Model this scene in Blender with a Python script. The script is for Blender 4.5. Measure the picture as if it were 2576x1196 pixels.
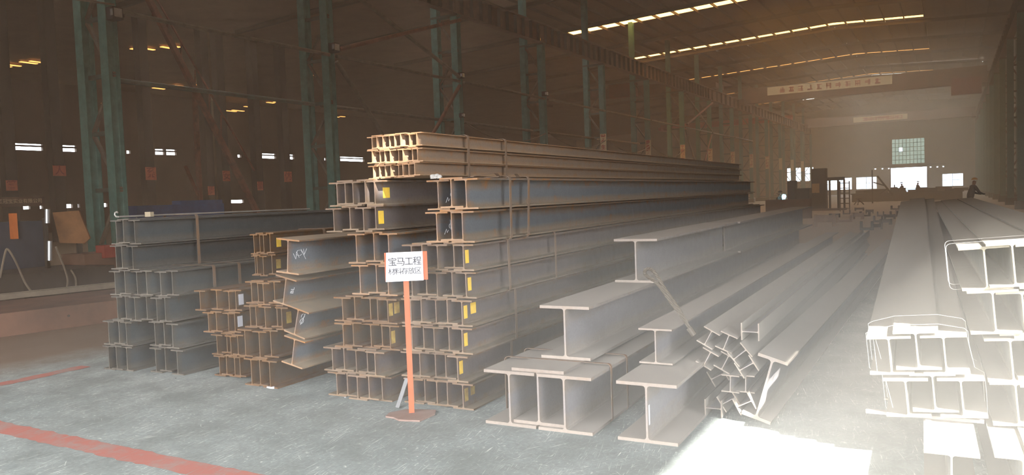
import bpy, bmesh, math, random
from mathutils import Vector, Matrix
random.seed(7)
for o in list(bpy.data.objects):
    bpy.data.objects.remove(o)
S = bpy.context.scene
COL = S.collection

# ------------------------------------------------------------------ camera
FPX, CX, CY, EYE = 1950.0, 1288.0, 598.0, 1.6
PITCH = math.atan(100 / FPX); YAW = math.atan(1112 / FPX); ROLL = 0.036
FW = Vector((-math.sin(YAW) * math.cos(PITCH), math.cos(YAW) * math.cos(PITCH), -math.sin(PITCH)))
R0 = Vector((math.cos(YAW), math.sin(YAW), 0)); U0 = R0.cross(FW)
RT = R0 * math.cos(ROLL) - U0 * math.sin(ROLL)
UP = U0 * math.cos(ROLL) + R0 * math.sin(ROLL)
EYEP = Vector((0, 0, EYE))
cd = bpy.data.cameras.new('camera'); cam = bpy.data.objects.new('camera', cd); COL.objects.link(cam)
cd.sensor_fit = 'HORIZONTAL'; cd.sensor_width = 36; cd.lens = FPX / 2576 * 36
cd.clip_start = 0.05; cd.clip_end = 600
M = Matrix((RT, UP, -FW)).transposed().to_4x4(); M.translation = EYEP
cam.matrix_world = M
S.camera = cam

# ------------------------------------------------------------------ view, world, sun, daylight
S.view_settings.view_transform = 'Standard'
S.view_settings.look = 'None'
S.view_settings.gamma = 1
S.view_settings.use_curve_mapping = False
S.view_settings.exposure = 0.2
S.cycles.max_bounces = 6
S.cycles.diffuse_bounces = 3
S.cycles.glossy_bounces = 2
S.cycles.transmission_bounces = 3
S.cycles.transparent_max_bounces = 6
S.cycles.volume_bounces = 1
S.cycles.sample_clamp_indirect = 4
S.cycles.sample_clamp_direct = 0
S.cycles.caustics_reflective = False
S.cycles.caustics_refractive = False
S.cycles.use_denoising = True
SKY = 13.0
w = bpy.data.worlds.new('sky'); S.world = w; w.use_nodes = True
bg = w.node_tree.nodes['Background']; bg.inputs[0].default_value = (0.97, 0.97, 1.0, 1); bg.inputs[1].default_value = SKY
SUN_DIR = Vector((-1.12, 0.524, -1.0)).normalized()
ld = bpy.data.lights.new('sun', 'SUN'); ld.energy = 32; ld.angle = 0.009; ld.color = (1, 0.95, 0.86)
sun = bpy.data.objects.new('sun', ld); COL.objects.link(sun)
sun.rotation_euler = SUN_DIR.to_track_quat('-Z', 'Y').to_euler(); sun.location = (40, -20, 40)


def portal(name, loc, rot, sx, sy):
    l = bpy.data.lights.new(name, 'AREA'); l.shape = 'RECTANGLE'; l.size = sx; l.size_y = sy
    l.cycles.is_portal = True
    o = bpy.data.objects.new(name, l); COL.objects.link(o); o.location = loc; o.rotation_euler = rot
    return o


REAR_Y, RIGHT_X, FAR_Y, LEFT_X = -3.0, 4.6, 150.0, -69.0
DOOR_X0, DOOR_X1, DOOR_Z = -10.0, 2.6, 5.4          # big gate the camera stands in
SIDE_Y0, SIDE_Y1, SIDE_Z = -0.6, 3.14, 5.6          # side gate in the near part of the long wall
portal('gate_daylight', ((DOOR_X0 + DOOR_X1) / 2, REAR_Y - 0.05, DOOR_Z / 2), (math.pi / 2, 0, 0), DOOR_X1 - DOOR_X0, DOOR_Z)
portal('side_gate_daylight', (RIGHT_X + 0.05, (SIDE_Y0 + SIDE_Y1) / 2, SIDE_Z / 2), (math.pi / 2, 0, math.pi / 2), SIDE_Y1 - SIDE_Y0, SIDE_Z)

# ------------------------------------------------------------------ pixel -> place helpers
def ray(x, y):
    return FW + RT * ((x - CX) / FPX) - UP * ((y - CY) / FPX)
def at_z(x, y, z=0.0):
    v = ray(x, y); return EYEP + v * ((z - EYE) / v.z)
def at_x(x, y, X):
    v = ray(x, y); return EYEP + v * (X / v.x)
def at_y(x, y, Y):
    v = ray(x, y); return EYEP + v * (Y / v.y)
AL = math.atan((2325 - CX) / FPX) - YAW
AX = Vector((math.sin(AL), math.cos(AL), 0)); EX = Vector((math.cos(AL), -math.sin(AL), 0))
def P(e, a, z):
    return EX * e + AX * a + Vector((0, 0, z))
def at_e(x, y, e):                                   # point on the vertical plane through a beam side
    v = ray(x, y); return EYEP + v * ((e - EYEP.dot(EX)) / v.dot(EX))
def at_a(x, y, a):
    v = ray(x, y); return EYEP + v * ((a - EYEP.dot(AX)) / v.dot(AX))

# ------------------------------------------------------------------ objects
ORD = ['first', 'second', 'third', 'fourth', 'fifth', 'sixth', 'seventh', 'eighth', 'ninth', 'tenth', 'eleventh', 'twelfth',
       'thirteenth', 'fourteenth', 'fifteenth', 'sixteenth', 'seventeenth', 'eighteenth', 'nineteenth', 'twentieth']

def tag(o, label, cat, group=None):
    o['kind'] = 'thing'
    o['label'] = label; o['category'] = cat
    if group: o['group'] = group
    return o
def struct(o):
    o['kind'] = 'structure'; return o
def empty(name, loc, rz=0.0):
    o = bpy.data.objects.new(name, None); o.empty_display_size = 0.1
    COL.objects.link(o); o.location = loc; o.rotation_euler = (0, 0, rz); return o
def link(name, me, mat=None, parent=None, loc=None):
    if mat is not None and not me.materials: me.materials.append(mat)
    o = bpy.data.objects.new(name, me); COL.objects.link(o)
    if parent: o.parent = parent
    if loc is not None: o.location = loc
    return o
def copy_tree(o, parent=None):
    c = o.copy(); COL.objects.link(c); c.parent = parent
    for ch in list(o.children): copy_tree(ch, c)
    return c

class MB:
    """collects simple solids into one mesh"""
    def __init__(s): s.v = []; s.f = []
    def poly(s, pts, faces):
        n = len(s.v); s.v += [tuple(p) for p in pts]; s.f += [tuple(i + n for i in f) for f in faces]; return s
    def box(s, lo, hi):
        (a, b, c), (d, e, f) = lo, hi
        return s.poly([(a, b, c), (d, b, c), (d, e, c), (a, e, c), (a, b, f), (d, b, f), (d, e, f), (a, e, f)],
                      [(0, 3, 2, 1), (4, 5, 6, 7), (0, 1, 5, 4), (1, 2, 6, 5), (2, 3, 7, 6), (3, 0, 4, 7)])
    def prism(s, prof, p0, p1, up=(0, 0, 1)):
        """extrude a closed 2D profile (x across, y up) from p0 to p1"""
        p0 = Vector(p0); p1 = Vector(p1); d = (p1 - p0).normalized(); up = Vector(up)
        if abs(d.dot(up)) > 0.99: up = Vector((0, 1, 0))
        x = d.cross(up).normalized(); u = x.cross(d)
        n = len(prof)
        pts = [p0 + x * a + u * b for a, b in prof] + [p1 + x * a + u * b for a, b in prof]
        fs = [(i, (i + 1) % n, n + (i + 1) % n, n + i) for i in range(n)]
        return s.poly(pts, [tuple(range(n - 1, -1, -1)), tuple(range(n, 2 * n))] + fs)
    def bar(s, p0, p1, w, h=None, up=(0, 0, 1)):
        h = h or w
        return s.prism([(-w / 2, -h / 2), (w / 2, -h / 2), (w / 2, h / 2), (-w / 2, h / 2)], p0, p1, up)
    def rod(s, p0, p1, r, n=10):
        return s.prism([(r * math.cos(t * 2 * math.pi / n), r * math.sin(t * 2 * math.pi / n)) for t in range(n)], p0, p1)
    def tube(s, pts, r, n=8, closed=False):
        pts = [Vector(p) for p in pts]; m = len(pts); b = len(s.v); pu = None
        for i, p in enumerate(pts):
            a = pts[i - 1] if (i or closed) else p; c = pts[(i + 1) % m] if (i < m - 1 or closed) else p
            d = (c - a).normalized()
            u = pu if pu is not None else (Vector((0, 0, 1)) if abs(d.z) < 0.9 else Vector((1, 0, 0)))
            x = d.cross(u).normalized(); u = x.cross(d).normalized(); pu = u
            s.v += [tuple(p + x * r * math.cos(k * 2 * math.pi / n) + u * r * math.sin(k * 2 * math.pi / n)) for k in range(n)]
        for i in range(m if closed else m - 1):
            q = (i + 1) % m
            for k in range(n):
                s.f.append((b + i * n + k, b + i * n + (k + 1) % n, b + q * n + (k + 1) % n, b + q * n + k))
        if not closed:
            s.f.append(tuple(b + k for k in range(n - 1, -1, -1))); s.f.append(tuple(b + (m - 1) * n + k for k in range(n)))
        return s
    def ibar(s, p0, p1, H, B, tw, tf, up=(0, 0, 1)):
        return s.prism(iprof(H, B, tw, tf), p0, p1, up)
    def mesh(s, name):
        me = bpy.data.meshes.new(name); me.from_pydata(s.v, [], s.f); me.update()
        bm = bmesh.new(); bm.from_mesh(me); bmesh.ops.recalc_face_normals(bm, faces=bm.faces); bm.to_mesh(me); bm.free()
        return me
    def build(s, name, mat, parent=None, loc=None):
        return link(name, s.mesh(name), mat, parent, loc)

def iprof(H, B, tw, tf, r=None, n=3):
    r = min(0.035 * H + 0.004, (B - tw) / 3) if r is None else r
    h, b, w = H / 2, B / 2, tw / 2
    pts = [(-b, -h), (b, -h), (b, -h + tf)]
    def arc(cx, cy, a0, a1):
        return [(cx + r * math.cos(math.radians(a0 + (a1 - a0) * i / n)), cy + r * math.sin(math.radians(a0 + (a1 - a0) * i / n))) for i in range(n + 1)]
    pts += arc(w + r, -h + tf + r, 270, 180) + arc(w + r, h - tf - r, 180, 90)
    pts += [(b, h - tf), (b, h), (-b, h), (-b, h - tf)]
    pts += arc(-w - r, h - tf - r, 90, 0) + arc(-w - r, -h + tf + r, 360, 270)
    pts += [(-b, -h + tf)]
    return pts

# ------------------------------------------------------------------ materials
def rgb(r, g, b):
    f = lambda c: ((c / 255 + 0.055) / 1.055) ** 2.4 if c > 10 else c / 255 / 12.92
    return (f(r), f(g), f(b), 1)
class NT:
    def __init__(s, name):
        m = bpy.data.materials.new(name); m.use_nodes = True; s.m = m; s.t = m.node_tree; s.b = s.t.nodes['Principled BSDF']; s.out = s.t.nodes['Material Output']
    def n(s, typ, **kw):
        nd = s.t.nodes.new(typ)
        for k, v in kw.items():
            if k == 'op': nd.operation = v
            else: setattr(nd, k, v)
        return nd
    def l(s, a, b): s.t.links.new(a, b)
    def noise(s, vec, scale, detail=4, rough=0.6, dist=0.0):
        nd = s.n('ShaderNodeTexNoise'); nd.inputs['Scale'].default_value = scale; nd.inputs['Detail'].default_value = detail
        nd.inputs['Roughness'].default_value = rough; nd.inputs['Distortion'].default_value = dist
        if vec is not None: s.l(vec, nd.inputs['Vector'])
        return nd.outputs['Fac']
    def ramp(s, fac, stops):
        nd = s.n('ShaderNodeValToRGB'); cr = nd.color_ramp
        while len(cr.elements) < len(stops): cr.elements.new(0.5)
        for e, (p, c) in zip(cr.elements, stops): e.position = p; e.color = c if len(c) == 4 else (*c, 1)
        s.l(fac, nd.inputs[0]); return nd.outputs[0]
    def mix(s, fac, a, b, typ='MIX'):
        nd = s.n('ShaderNodeMix'); nd.data_type = 'RGBA'; nd.blend_type = typ
        for sock, v in ((nd.inputs[0], fac), (nd.inputs[6], a), (nd.inputs[7], b)):
            if isinstance(v, (int, float)): sock.default_value = v
            elif isinstance(v, tuple): sock.default_value = v
            else: s.l(v, sock)
        return nd.outputs[2]
    def math(s, op, a, b=None):
        nd = s.n('ShaderNodeMath', op=op)
        for i, v in enumerate((a, b)):
            if v is None: continue
            if isinstance(v, (int, float)): nd.inputs[i].default_value = v
            else: s.l(v, nd.inputs[i])
        return nd.outputs[0]
    def mapping(s, vec, scale, rot=(0, 0, 0)):
        if any(rot):
            r = s.n('ShaderNodeMapping'); r.inputs['Rotation'].default_value = rot; s.l(vec, r.inputs['Vector']); vec = r.outputs[0]
        nd = s.n('ShaderNodeMapping'); nd.inputs['Scale'].default_value = scale
        s.l(vec, nd.inputs['Vector']); return nd.outputs[0]
    def bump(s, h, strength=0.2, dist=0.01):
        nd = s.n('ShaderNodeBump'); nd.inputs['Strength'].default_value = strength; nd.inputs['Distance'].default_value = dist
        s.l(h, nd.inputs['Height']); s.l(nd.outputs[0], s.b.inputs['Normal'])
    def objco(s): return s.n('ShaderNodeTexCoord').outputs['Object']

def steel_mat(name, base, blue, rust, dust, rust_amt=0.5, blue_amt=0.6, H=0.2, tone=1.0):
    """hot rolled steel: blue-grey mill scale in the middle of the web, rust along the flanges and at the saw cuts, dust lying on the flanges"""
    k = NT(name); co = k.objco(); info = k.n('ShaderNodeObjectInfo')
    off = k.n('ShaderNodeVectorMath', op='ADD'); k.l(co, off.inputs[0])
    cb = k.n('ShaderNodeCombineXYZ'); r50 = k.math('MULTIPLY', info.outputs['Random'], 60.0); k.l(r50, cb.inputs[0]); k.l(r50, cb.inputs[1]); k.l(cb.outputs[0], off.inputs[1])
    v = off.outputs[0]
    long = k.mapping(v, (6, 0.35, 6)); n1 = k.noise(long, 1.6, 5, 0.62); n2 = k.noise(v, 9, 5, 0.65); n3 = k.noise(v, 60, 3, 0.6)
    sx = k.n('ShaderNodeSeparateXYZ'); k.l(co, sx.inputs[0])
    az = k.math('MULTIPLY', k.math('ABSOLUTE', sx.outputs[2]), 2.0 / H)          # 0 mid web .. 1 at the flanges
    edge = k.math('ADD', k.math('MULTIPLY', az, 0.9), k.math('MULTIPLY', k.math('SUBTRACT', n1, 0.5), 1.7))
    edge = k.math('ADD', edge, k.math('MULTIPLY', k.math('SUBTRACT', n2, 0.5), 0.5))
    c = k.mix(k.ramp(edge, [(0.25, (blue_amt,) * 3), (0.7, (0, 0, 0))]), base, blue)
    rf = k.math('ADD', k.math('MULTIPLY', k.math('SUBTRACT', n2, 0.5), 2.1), k.math('ADD', k.math('MULTIPLY', az, 0.5), rust_amt - 0.35))
    c = k.mix(k.ramp(rf, [(0.3, (0, 0, 0)), (0.75, (0.85,) * 3)]), c, rust)
    sz = k.math('ADD', k.math('MULTIPLY', sx.outputs[2], -1.0 / H), k.math('MULTIPLY', k.math('SUBTRACT', n1, 0.5), 0.35))
    c = k.mix(k.ramp(sz, [(0.12, (0, 0, 0)), (0.42, (0.5,) * 3)]), c, dust)
    # cut ends and the first hand's breadth: brighter rust
    endf = k.ramp(k.math('ADD', sx.outputs[1], k.math('MULTIPLY', k.math('SUBTRACT', n2, 0.5), 0.1)), [(0.0, (0.42,) * 3), (0.06, (0, 0, 0))])
    c = k.mix(endf, c, rust)
    c = k.mix(k.ramp(n3, [(0.35, (0.12,) * 3), (0.6, (0, 0, 0))]), c, (0.02, 0.016, 0.012, 1))
    # dust on faces that lie flat
    nm = k.n('ShaderNodeTexCoord').outputs['Normal']; sn = k.n('ShaderNodeSeparateXYZ'); k.l(nm, sn.inputs[0])
    df = k.math('MULTIPLY', k.ramp(sn.outputs[2], [(0.75, (0, 0, 0)), (0.95, (1, 1, 1))]), k.ramp(n2, [(0.3, (0.55,) * 3), (0.6, (0.9,) * 3)]))
    c = k.mix(df, c, dust)
    br = k.math('ADD', 0.82 * tone, k.math('MULTIPLY', info.outputs['Random'], 0.36 * tone))
    c = k.mix(1.0, c, k.mix(br, (0, 0, 0, 1), (1, 1, 1, 1)), 'MULTIPLY')
    k.l(c, k.b.inputs['Base Color']); k.b.inputs['Metallic'].default_value = 0.12
    k.l(k.ramp(n2, [(0.3, (0.62,) * 3), (0.7, (0.8,) * 3)]), k.b.inputs['Roughness'])
    k.bump(n2, 0.05, 0.004)
    return k.m
def plain(name, c, rough=0.7, metal=0.0, var=0.25, scale=3.0, c2=None, emis=None):
    k = NT(name); n = k.noise(k.objco(), scale, 5, 0.65)
    d = c2 or tuple(x * (1 - var) for x in c[:3]) + (1,)
    k.l(k.mix(k.ramp(n, [(0.35, (0, 0, 0)), (0.68, (1, 1, 1))]), c, d), k.b.inputs['Base Color'])
    k.b.inputs['Roughness'].default_value = rough; k.b.inputs['Metallic'].default_value = metal
    if emis:
        k.b.inputs['Emission Color'].default_value = emis[0]; k.b.inputs['Emission Strength'].default_value = emis[1]
    return k.m

DUST = rgb(150, 140, 128)
ST = {
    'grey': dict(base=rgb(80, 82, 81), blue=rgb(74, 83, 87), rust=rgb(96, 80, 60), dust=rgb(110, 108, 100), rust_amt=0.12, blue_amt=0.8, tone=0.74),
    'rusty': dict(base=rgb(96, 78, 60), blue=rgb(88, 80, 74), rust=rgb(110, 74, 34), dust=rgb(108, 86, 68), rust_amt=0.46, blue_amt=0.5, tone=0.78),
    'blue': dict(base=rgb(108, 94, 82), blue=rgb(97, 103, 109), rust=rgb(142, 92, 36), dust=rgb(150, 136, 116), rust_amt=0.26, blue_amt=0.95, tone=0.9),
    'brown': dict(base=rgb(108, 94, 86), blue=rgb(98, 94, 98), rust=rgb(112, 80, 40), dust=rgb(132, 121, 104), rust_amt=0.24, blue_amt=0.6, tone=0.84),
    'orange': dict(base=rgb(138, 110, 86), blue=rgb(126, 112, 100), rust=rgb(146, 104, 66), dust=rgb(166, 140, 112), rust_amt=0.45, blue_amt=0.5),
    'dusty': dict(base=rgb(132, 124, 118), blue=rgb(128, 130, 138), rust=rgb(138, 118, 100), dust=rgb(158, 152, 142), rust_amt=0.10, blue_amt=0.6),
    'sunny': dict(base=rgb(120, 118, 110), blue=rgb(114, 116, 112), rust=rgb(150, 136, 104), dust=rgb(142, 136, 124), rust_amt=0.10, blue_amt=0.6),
}
_SM = {}
def steel(kind, H):
    key = (kind, round(H, 2))
    if key not in _SM: _SM[key] = steel_mat('steel_%s_%d' % (kind, round(H * 1000)), H=H, **ST[kind])
    return _SM[key]

teal = plain('teal_paint', rgb(84, 128, 116), 0.55, c2=rgb(66, 104, 96))
teal_dark = plain('old_teal_paint', rgb(70, 88, 78), 0.65, c2=rgb(76, 70, 58))
strut_m = plain('dusty_strut', rgb(112, 100, 84), 0.8, c2=rgb(88, 78, 66))
rust_m = plain('rusty_tube', rgb(120, 70, 48), 0.8, c2=rgb(84, 56, 42))
girder_m = plain('girder_paint', rgb(108, 80, 64), 0.75, c2=rgb(86, 66, 52))
dark_m = plain('dark_steel', rgb(54, 48, 42), 0.7)
brown_m = plain('brown_oxide', rgb(108, 78, 62), 0.8, c2=rgb(78, 60, 50), scale=1.2)
roof_m = plain('roof_sheet', rgb(98, 78, 58), 0.8, c2=rgb(80, 62, 46), scale=0.6)
purlin_m = plain('purlin_steel', rgb(66, 52, 40), 0.75)
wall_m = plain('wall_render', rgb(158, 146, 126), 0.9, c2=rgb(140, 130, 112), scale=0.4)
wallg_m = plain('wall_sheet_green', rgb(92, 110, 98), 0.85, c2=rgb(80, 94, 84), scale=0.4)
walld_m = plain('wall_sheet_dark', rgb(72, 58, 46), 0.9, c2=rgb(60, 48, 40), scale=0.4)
white_p = plain('paper_white', rgb(206, 206, 212), 0.8, var=0.06)
ink = plain('ink_black', rgb(40, 40, 46), 0.8)
orange_p = plain('sign_orange', rgb(178, 84, 46), 0.6, c2=rgb(164, 74, 40))
yellow_p = plain('tag_yellow', rgb(236, 196, 60), 0.7, c2=rgb(214, 176, 72), scale=14)
oldtag_p = plain('tag_faded', rgb(176, 150, 74), 0.8, c2=rgb(142, 112, 60), scale=14)
red_p = plain('red_paint', rgb(176, 62, 46), 0.7, c2=rgb(150, 56, 44))
redsign = plain('red_sign', rgb(196, 92, 66), 0.7, c2=rgb(170, 78, 58))
cream = plain('cream_sign', rgb(214, 190, 150), 0.7, var=0.1)
chalk = plain('chalk', rgb(214, 216, 218), 0.95, var=0.05)
blue_m = plain('blue_sheet', rgb(52, 82, 128), 0.6)
band_m = plain('strapping', rgb(112, 100, 90), 0.55, 0.2, c2=rgb(128, 96, 68), scale=8)
wire_m = plain('steel_wire', rgb(180, 176, 168), 0.4, 0.6)
rope_m = plain('wire_rope', rgb(82, 74, 64), 0.7, 0.3)
cloth_d = plain('work_clothes', rgb(44, 48, 56), 0.9)
cloth_b = plain('brown_clothes', rgb(96, 84, 74), 0.9)
skin_m = plain('skin', rgb(150, 108, 84), 0.6, var=0.1)
helmet_m = plain('helmet', rgb(206, 150, 84), 0.4, var=0.08)
chrome = plain('bright_cylinder', rgb(200, 200, 200), 0.3, 0.7)

def floor_mat():
    k = NT('floor_concrete'); co = k.n('ShaderNodeTexCoord').outputs['Object']
    big = k.noise(co, 0.35, 5, 0.6); mid = k.noise(co, 2.2, 6, 0.65); fine = k.noise(co, 38, 4, 0.6)
    c = k.mix(k.ramp(big, [(0.35, (0, 0, 0)), (0.65, (1, 1, 1))]), rgb(130, 140, 138), rgb(150, 157, 153))
    c = k.mix(k.ramp(mid, [(0.38, (0.7,) * 3), (0.6, (0, 0, 0))]), c, rgb(106, 113, 110))
    c = k.mix(k.ramp(fine, [(0.4, (0.3,) * 3), (0.62, (0, 0, 0))]), c, rgb(92, 94, 92))
    # drag marks left by steel
    for rot, sc, lo, hi, amt in ((1.70, (2.2, 52, 1), 0.60, 0.68, 0.95), (1.86, (1.3, 80, 1), 0.61, 0.68, 0.95), (1.08, (2.6, 64, 1), 0.61, 0.68, 0.9), (2.5, (3.5, 70, 1), 0.64, 0.71, 0.85), (1.55, (1.0, 46, 1), 0.65, 0.70, 0.85)):
        m = k.mapping(co, sc, (0, 0, -rot))
        s1 = k.noise(m, 2.0, 4, 0.65, 0.5)
        f = k.math('MULTIPLY', k.ramp(s1, [(lo, (0, 0, 0)), (hi, (amt,) * 3)]), k.ramp(k.noise(co, 2.6 + rot, 5, 0.7), [(0.46, (0.05,) * 3), (0.60, (1, 1, 1))]))
        c = k.mix(f, c, rgb(212, 215, 206))
    fl = k.noise(k.mapping(co, (1, 1, 1)), 24, 4, 0.7)
    c = k.mix(k.math('MULTIPLY', k.ramp(fl, [(0.60, (0, 0, 0)), (0.68, (0.85,) * 3)]), k.ramp(mid, [(0.4, (0, 0, 0)), (0.6, (1, 1, 1))])), c, rgb(206, 208, 200))
    # brown oily dust of the older part beyond the loading bay
    sx = k.n('ShaderNodeSeparateXYZ'); k.l(co, sx.inputs[0])
    xx = k.math('ADD', sx.outputs[0], k.math('MULTIPLY', k.math('SUBTRACT', mid, 0.5), 0.5))
    c = k.mix(k.ramp(k.math('MULTIPLY', k.math('ADD', xx, 9.0), 1.0), [(0.0, (0.9,) * 3), (0.9, (0, 0, 0))]), c, rgb(112, 92, 74))
    yy = k.math('ADD', sx.outputs[1], k.math('MULTIPLY', k.math('SUBTRACT', mid, 0.5), 2.0))
    c = k.mix(k.ramp(k.math('DIVIDE', k.math('SUBTRACT', yy, 9.0), 10.0), [(0.0, (0, 0, 0)), (1.0, (0.85,) * 3)]), c, rgb(150, 132, 108))
    k.l(c, k.b.inputs['Base Color']); k.b.inputs['Roughness'].default_value = 0.75
    k.bump(fine, 0.1, 0.003); return k.m
floor_m = floor_mat()
def line_mat():
    k = NT('worn_red_line'); co = k.objco(); n = k.noise(co, 5, 6, 0.7); m = k.noise(k.mapping(co, (2, 26, 1), (0, 0, -1.75)), 2, 4, 0.6)
    f = k.math('MULTIPLY', k.ramp(n, [(0.36, (0.25,) * 3), (0.55, (0.9,) * 3)]), k.ramp(m, [(0.58, (1, 1, 1)), (0.7, (0.1,) * 3)]))
    k.l(k.mix(f, rgb(134, 128, 122), rgb(160, 92, 80)), k.b.inputs['Base Color']); k.b.inputs['Roughness'].default_value = 0.8; return k.m
line_m = line_mat()
def emit_mat(name, c, s):
    k = NT(name); e = k.n('ShaderNodeEmission'); e.inputs[0].default_value = c; e.inputs[1].default_value = s
    k.l(e.outputs[0], k.out.inputs[0]); return k.m
SKYL = emit_mat('yellowed_skylight', (1.0, 0.50, 0.13, 1), 7.0)
SKYL2 = emit_mat('dirty_skylight', (1.0, 0.42, 0.10, 1), 2.2)
ARC = emit_mat('welding_arc', (0.25, 0.75, 1.0, 1), 9.0)
LAMP = emit_mat('lamp_glow', (1.0, 0.95, 0.85, 1), 6.0)
def pane_mat(name, c):
    k = NT(name); t = k.n('ShaderNodeBsdfTransparent'); t.inputs[0].default_value = c; k.l(t.outputs[0], k.out.inputs[0]); return k.m
PANE = pane_mat('dirty_green_glass', (0.24, 0.27, 0.22, 1))
PANEC = pane_mat('clear_glass', (0.8, 0.82, 0.8, 1))

def text_mesh(body, size, mat, name, parent, loc, rot, align='CENTER', bold=0.0):
    cu = bpy.data.curves.new(name, 'FONT'); cu.body = body; cu.size = size; cu.align_x = align; cu.align_y = 'CENTER'; cu.extrude = 0.0006; cu.offset = bold
    t = bpy.data.objects.new(name, cu); COL.objects.link(t)
    dg = bpy.context.evaluated_depsgraph_get(); me = bpy.data.meshes.new_from_object(t.evaluated_get(dg))
    bpy.data.objects.remove(t); bpy.data.curves.remove(cu); me.materials.clear()
    o = link(name, me, mat, parent); o.location = loc; o.rotation_euler = rot; return o

#==================================================================== haze
def haze(name, lo, hi, dens, col):
    k = NT(name + '_air'); k.t.nodes.remove(k.b)
    v = k.n('ShaderNodeVolumeScatter'); v.inputs['Color'].default_value = col; v.inputs['Density'].default_value = dens; v.inputs['Anisotropy'].default_value = 0.0
    k.l(v.outputs[0], k.out.inputs['Volume'])
    o = MB().box(lo, hi).build(name, k.m); o['kind'] = 'stuff'; return o
haze('haze', (LEFT_X + 0.3, REAR_Y + 0.25, 0.01), (RIGHT_X - 0.06, FAR_Y - 0.3, 14.9), 0.0026, (1.0, 0.72, 0.50, 1))
haze('dust_glare_veil', (-2.8, 1.3, 0.012), (RIGHT_X - 0.08, 9.5, 1.40), 0.017, (0.95, 0.94, 0.88, 1))  # added low volume: dusty sun shaft plus an imitated lens glare veil
haze('far_haze', (-13, 25, 0.014), (RIGHT_X - 0.1, FAR_Y - 0.4, 14.5), 0.0085, (1.0, 0.92, 0.76, 1))
haze('near_glare_veil', (-1.0, 1.5, 0.016), (RIGHT_X - 0.12, 6.5, 1.2), 0.022, (0.95, 0.94, 0.89, 1))  # denser inner volume, added to strengthen the glare veil to the right

#==================================================================== shell
me = MB().box((LEFT_X - .3, REAR_Y - .3, -0.3), (RIGHT_X + .2, FAR_Y + .15, 0)).mesh('floor'); struct(link('floor', me, floor_m))
struct(MB().box((-260, -160, -0.5), (160, 420, -0.31)).build('ground', plain('asphalt', rgb(82, 82, 80), .9)))
def wall(name, axis, pos, th, u0, u1, z0, z1, holes, mat):
    """a wall in the plane x=pos or y=pos, cut by rectangular holes (u0,u1,z0,z1)"""
    us = sorted({u0, u1, *[h[0] for h in holes], *[h[1] for h in holes]}); zs = sorted({z0, z1, *[h[2] for h in holes], *[h[3] for h in holes]})
    m = MB()
    for i in range(len(us) - 1):
        run = None
        for j in range(len(zs) - 1):
            uc, zc = (us[i] + us[i + 1]) / 2, (zs[j] + zs[j + 1]) / 2
            solid = not any(h[0] < uc < h[1] and h[2] < zc < h[3] for h in holes)
            if solid and run is None: run = zs[j]
            if (not solid or j == len(zs) - 2) and run is not None:
                top = zs[j + 1] if solid else zs[j]
                if axis == 'x': m.box((pos - th / 2, us[i], run), (pos + th / 2, us[i + 1], top))
                else: m.box((us[i], pos - th / 2, run), (us[i + 1], pos + th / 2, top))
                run = None
    return struct(m.build(name, mat))
GATE = (-9.35, -3.85, 0, 4.4); BIGWIN = (-9.17, -4.15, 5.0, 9.3)
FARWIN = [(-14.9, -11.6, 0.9, 3.0), (-1.55, 1.5, 0.9, 3.0), (-26.6, -22.0, 2.7, 5.2), (-20.5, -15.6, 0.9, 3.0)]
wall('wall_back', 'y', FAR_Y, 0.3, LEFT_X, RIGHT_X + 0.2, 0, 15.9, [GATE, BIGWIN] + FARWIN, wall_m)
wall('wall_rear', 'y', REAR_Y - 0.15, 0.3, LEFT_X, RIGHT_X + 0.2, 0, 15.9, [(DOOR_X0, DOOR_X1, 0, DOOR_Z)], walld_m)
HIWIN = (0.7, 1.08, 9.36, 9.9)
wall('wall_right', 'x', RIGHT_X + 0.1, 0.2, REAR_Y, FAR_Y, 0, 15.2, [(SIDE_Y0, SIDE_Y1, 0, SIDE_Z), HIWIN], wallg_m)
lw = []
def LY(px, y=372): return at_x(px, y, LEFT_X).y
WIN_PX = [(28, 108), (150, 192), (318, 328), (357, 365), (390, 413), (418, 443), (531, 536), (556, 560), (572, 577), (597, 606), (653, 693), (703, 712), (722, 739), (784, 798), (815, 820), (855, 915)]
for a, b in WIN_PX:
    y0, y1 = LY(a), LY(b); lw.append((y0, y1, 7.18, 7.48))
    if b - a > 12: lw.append((y0, y1, 7.62, 7.74))
LOW_PX = [(40, 45), (58, 76), (100, 108), (135, 142), (161, 183), (196, 201), (262, 271), (553, 566), (577, 614)]
for a, b in LOW_PX:
    lw.append((LY(a, 515), LY(b, 515), 2.12, 2.45))
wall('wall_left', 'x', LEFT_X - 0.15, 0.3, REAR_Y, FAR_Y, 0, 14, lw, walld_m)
def roof_z(x): return 15.75 - 0.045 * abs(x + 9)
BANDS = [5.5, 23.0, 40.6, 58.75, 74.3, 92.7, 110.5, 128.0]  # nearest three strips lie out of view, added for warm fill light
BW = {58.75: 1.15, 74.3: .42, 92.7: .24, 110.5: .2, 128.0: .2}
m = MB()
segs = [REAR_Y - 0.3] + [v for b in BANDS for v in (b - BW.get(b, .55), b + BW.get(b, .55))] + [FAR_Y + 0.2]
for i in range(0, len(segs), 2):
    y0, y1 = segs[i], segs[i + 1]
    for xa, xb in ((LEFT_X - 0.3, -9), (-9, RIGHT_X + 0.3)):
        za, zb = roof_z(xa) + 0.12, roof_z(xb) + 0.12
        m.poly([(xa, y0, za), (xb, y0, zb), (xb, y1, zb), (xa, y1, za), (xa, y0, za + .06), (xb, y0, zb + .06), (xb, y1, zb + .06), (xa, y1, za + .06)],
               [(0, 3, 2, 1), (4, 5, 6, 7), (0, 1, 5, 4), (1, 2, 6, 5), (2, 3, 7, 6), (3, 0, 4, 7)])
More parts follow.
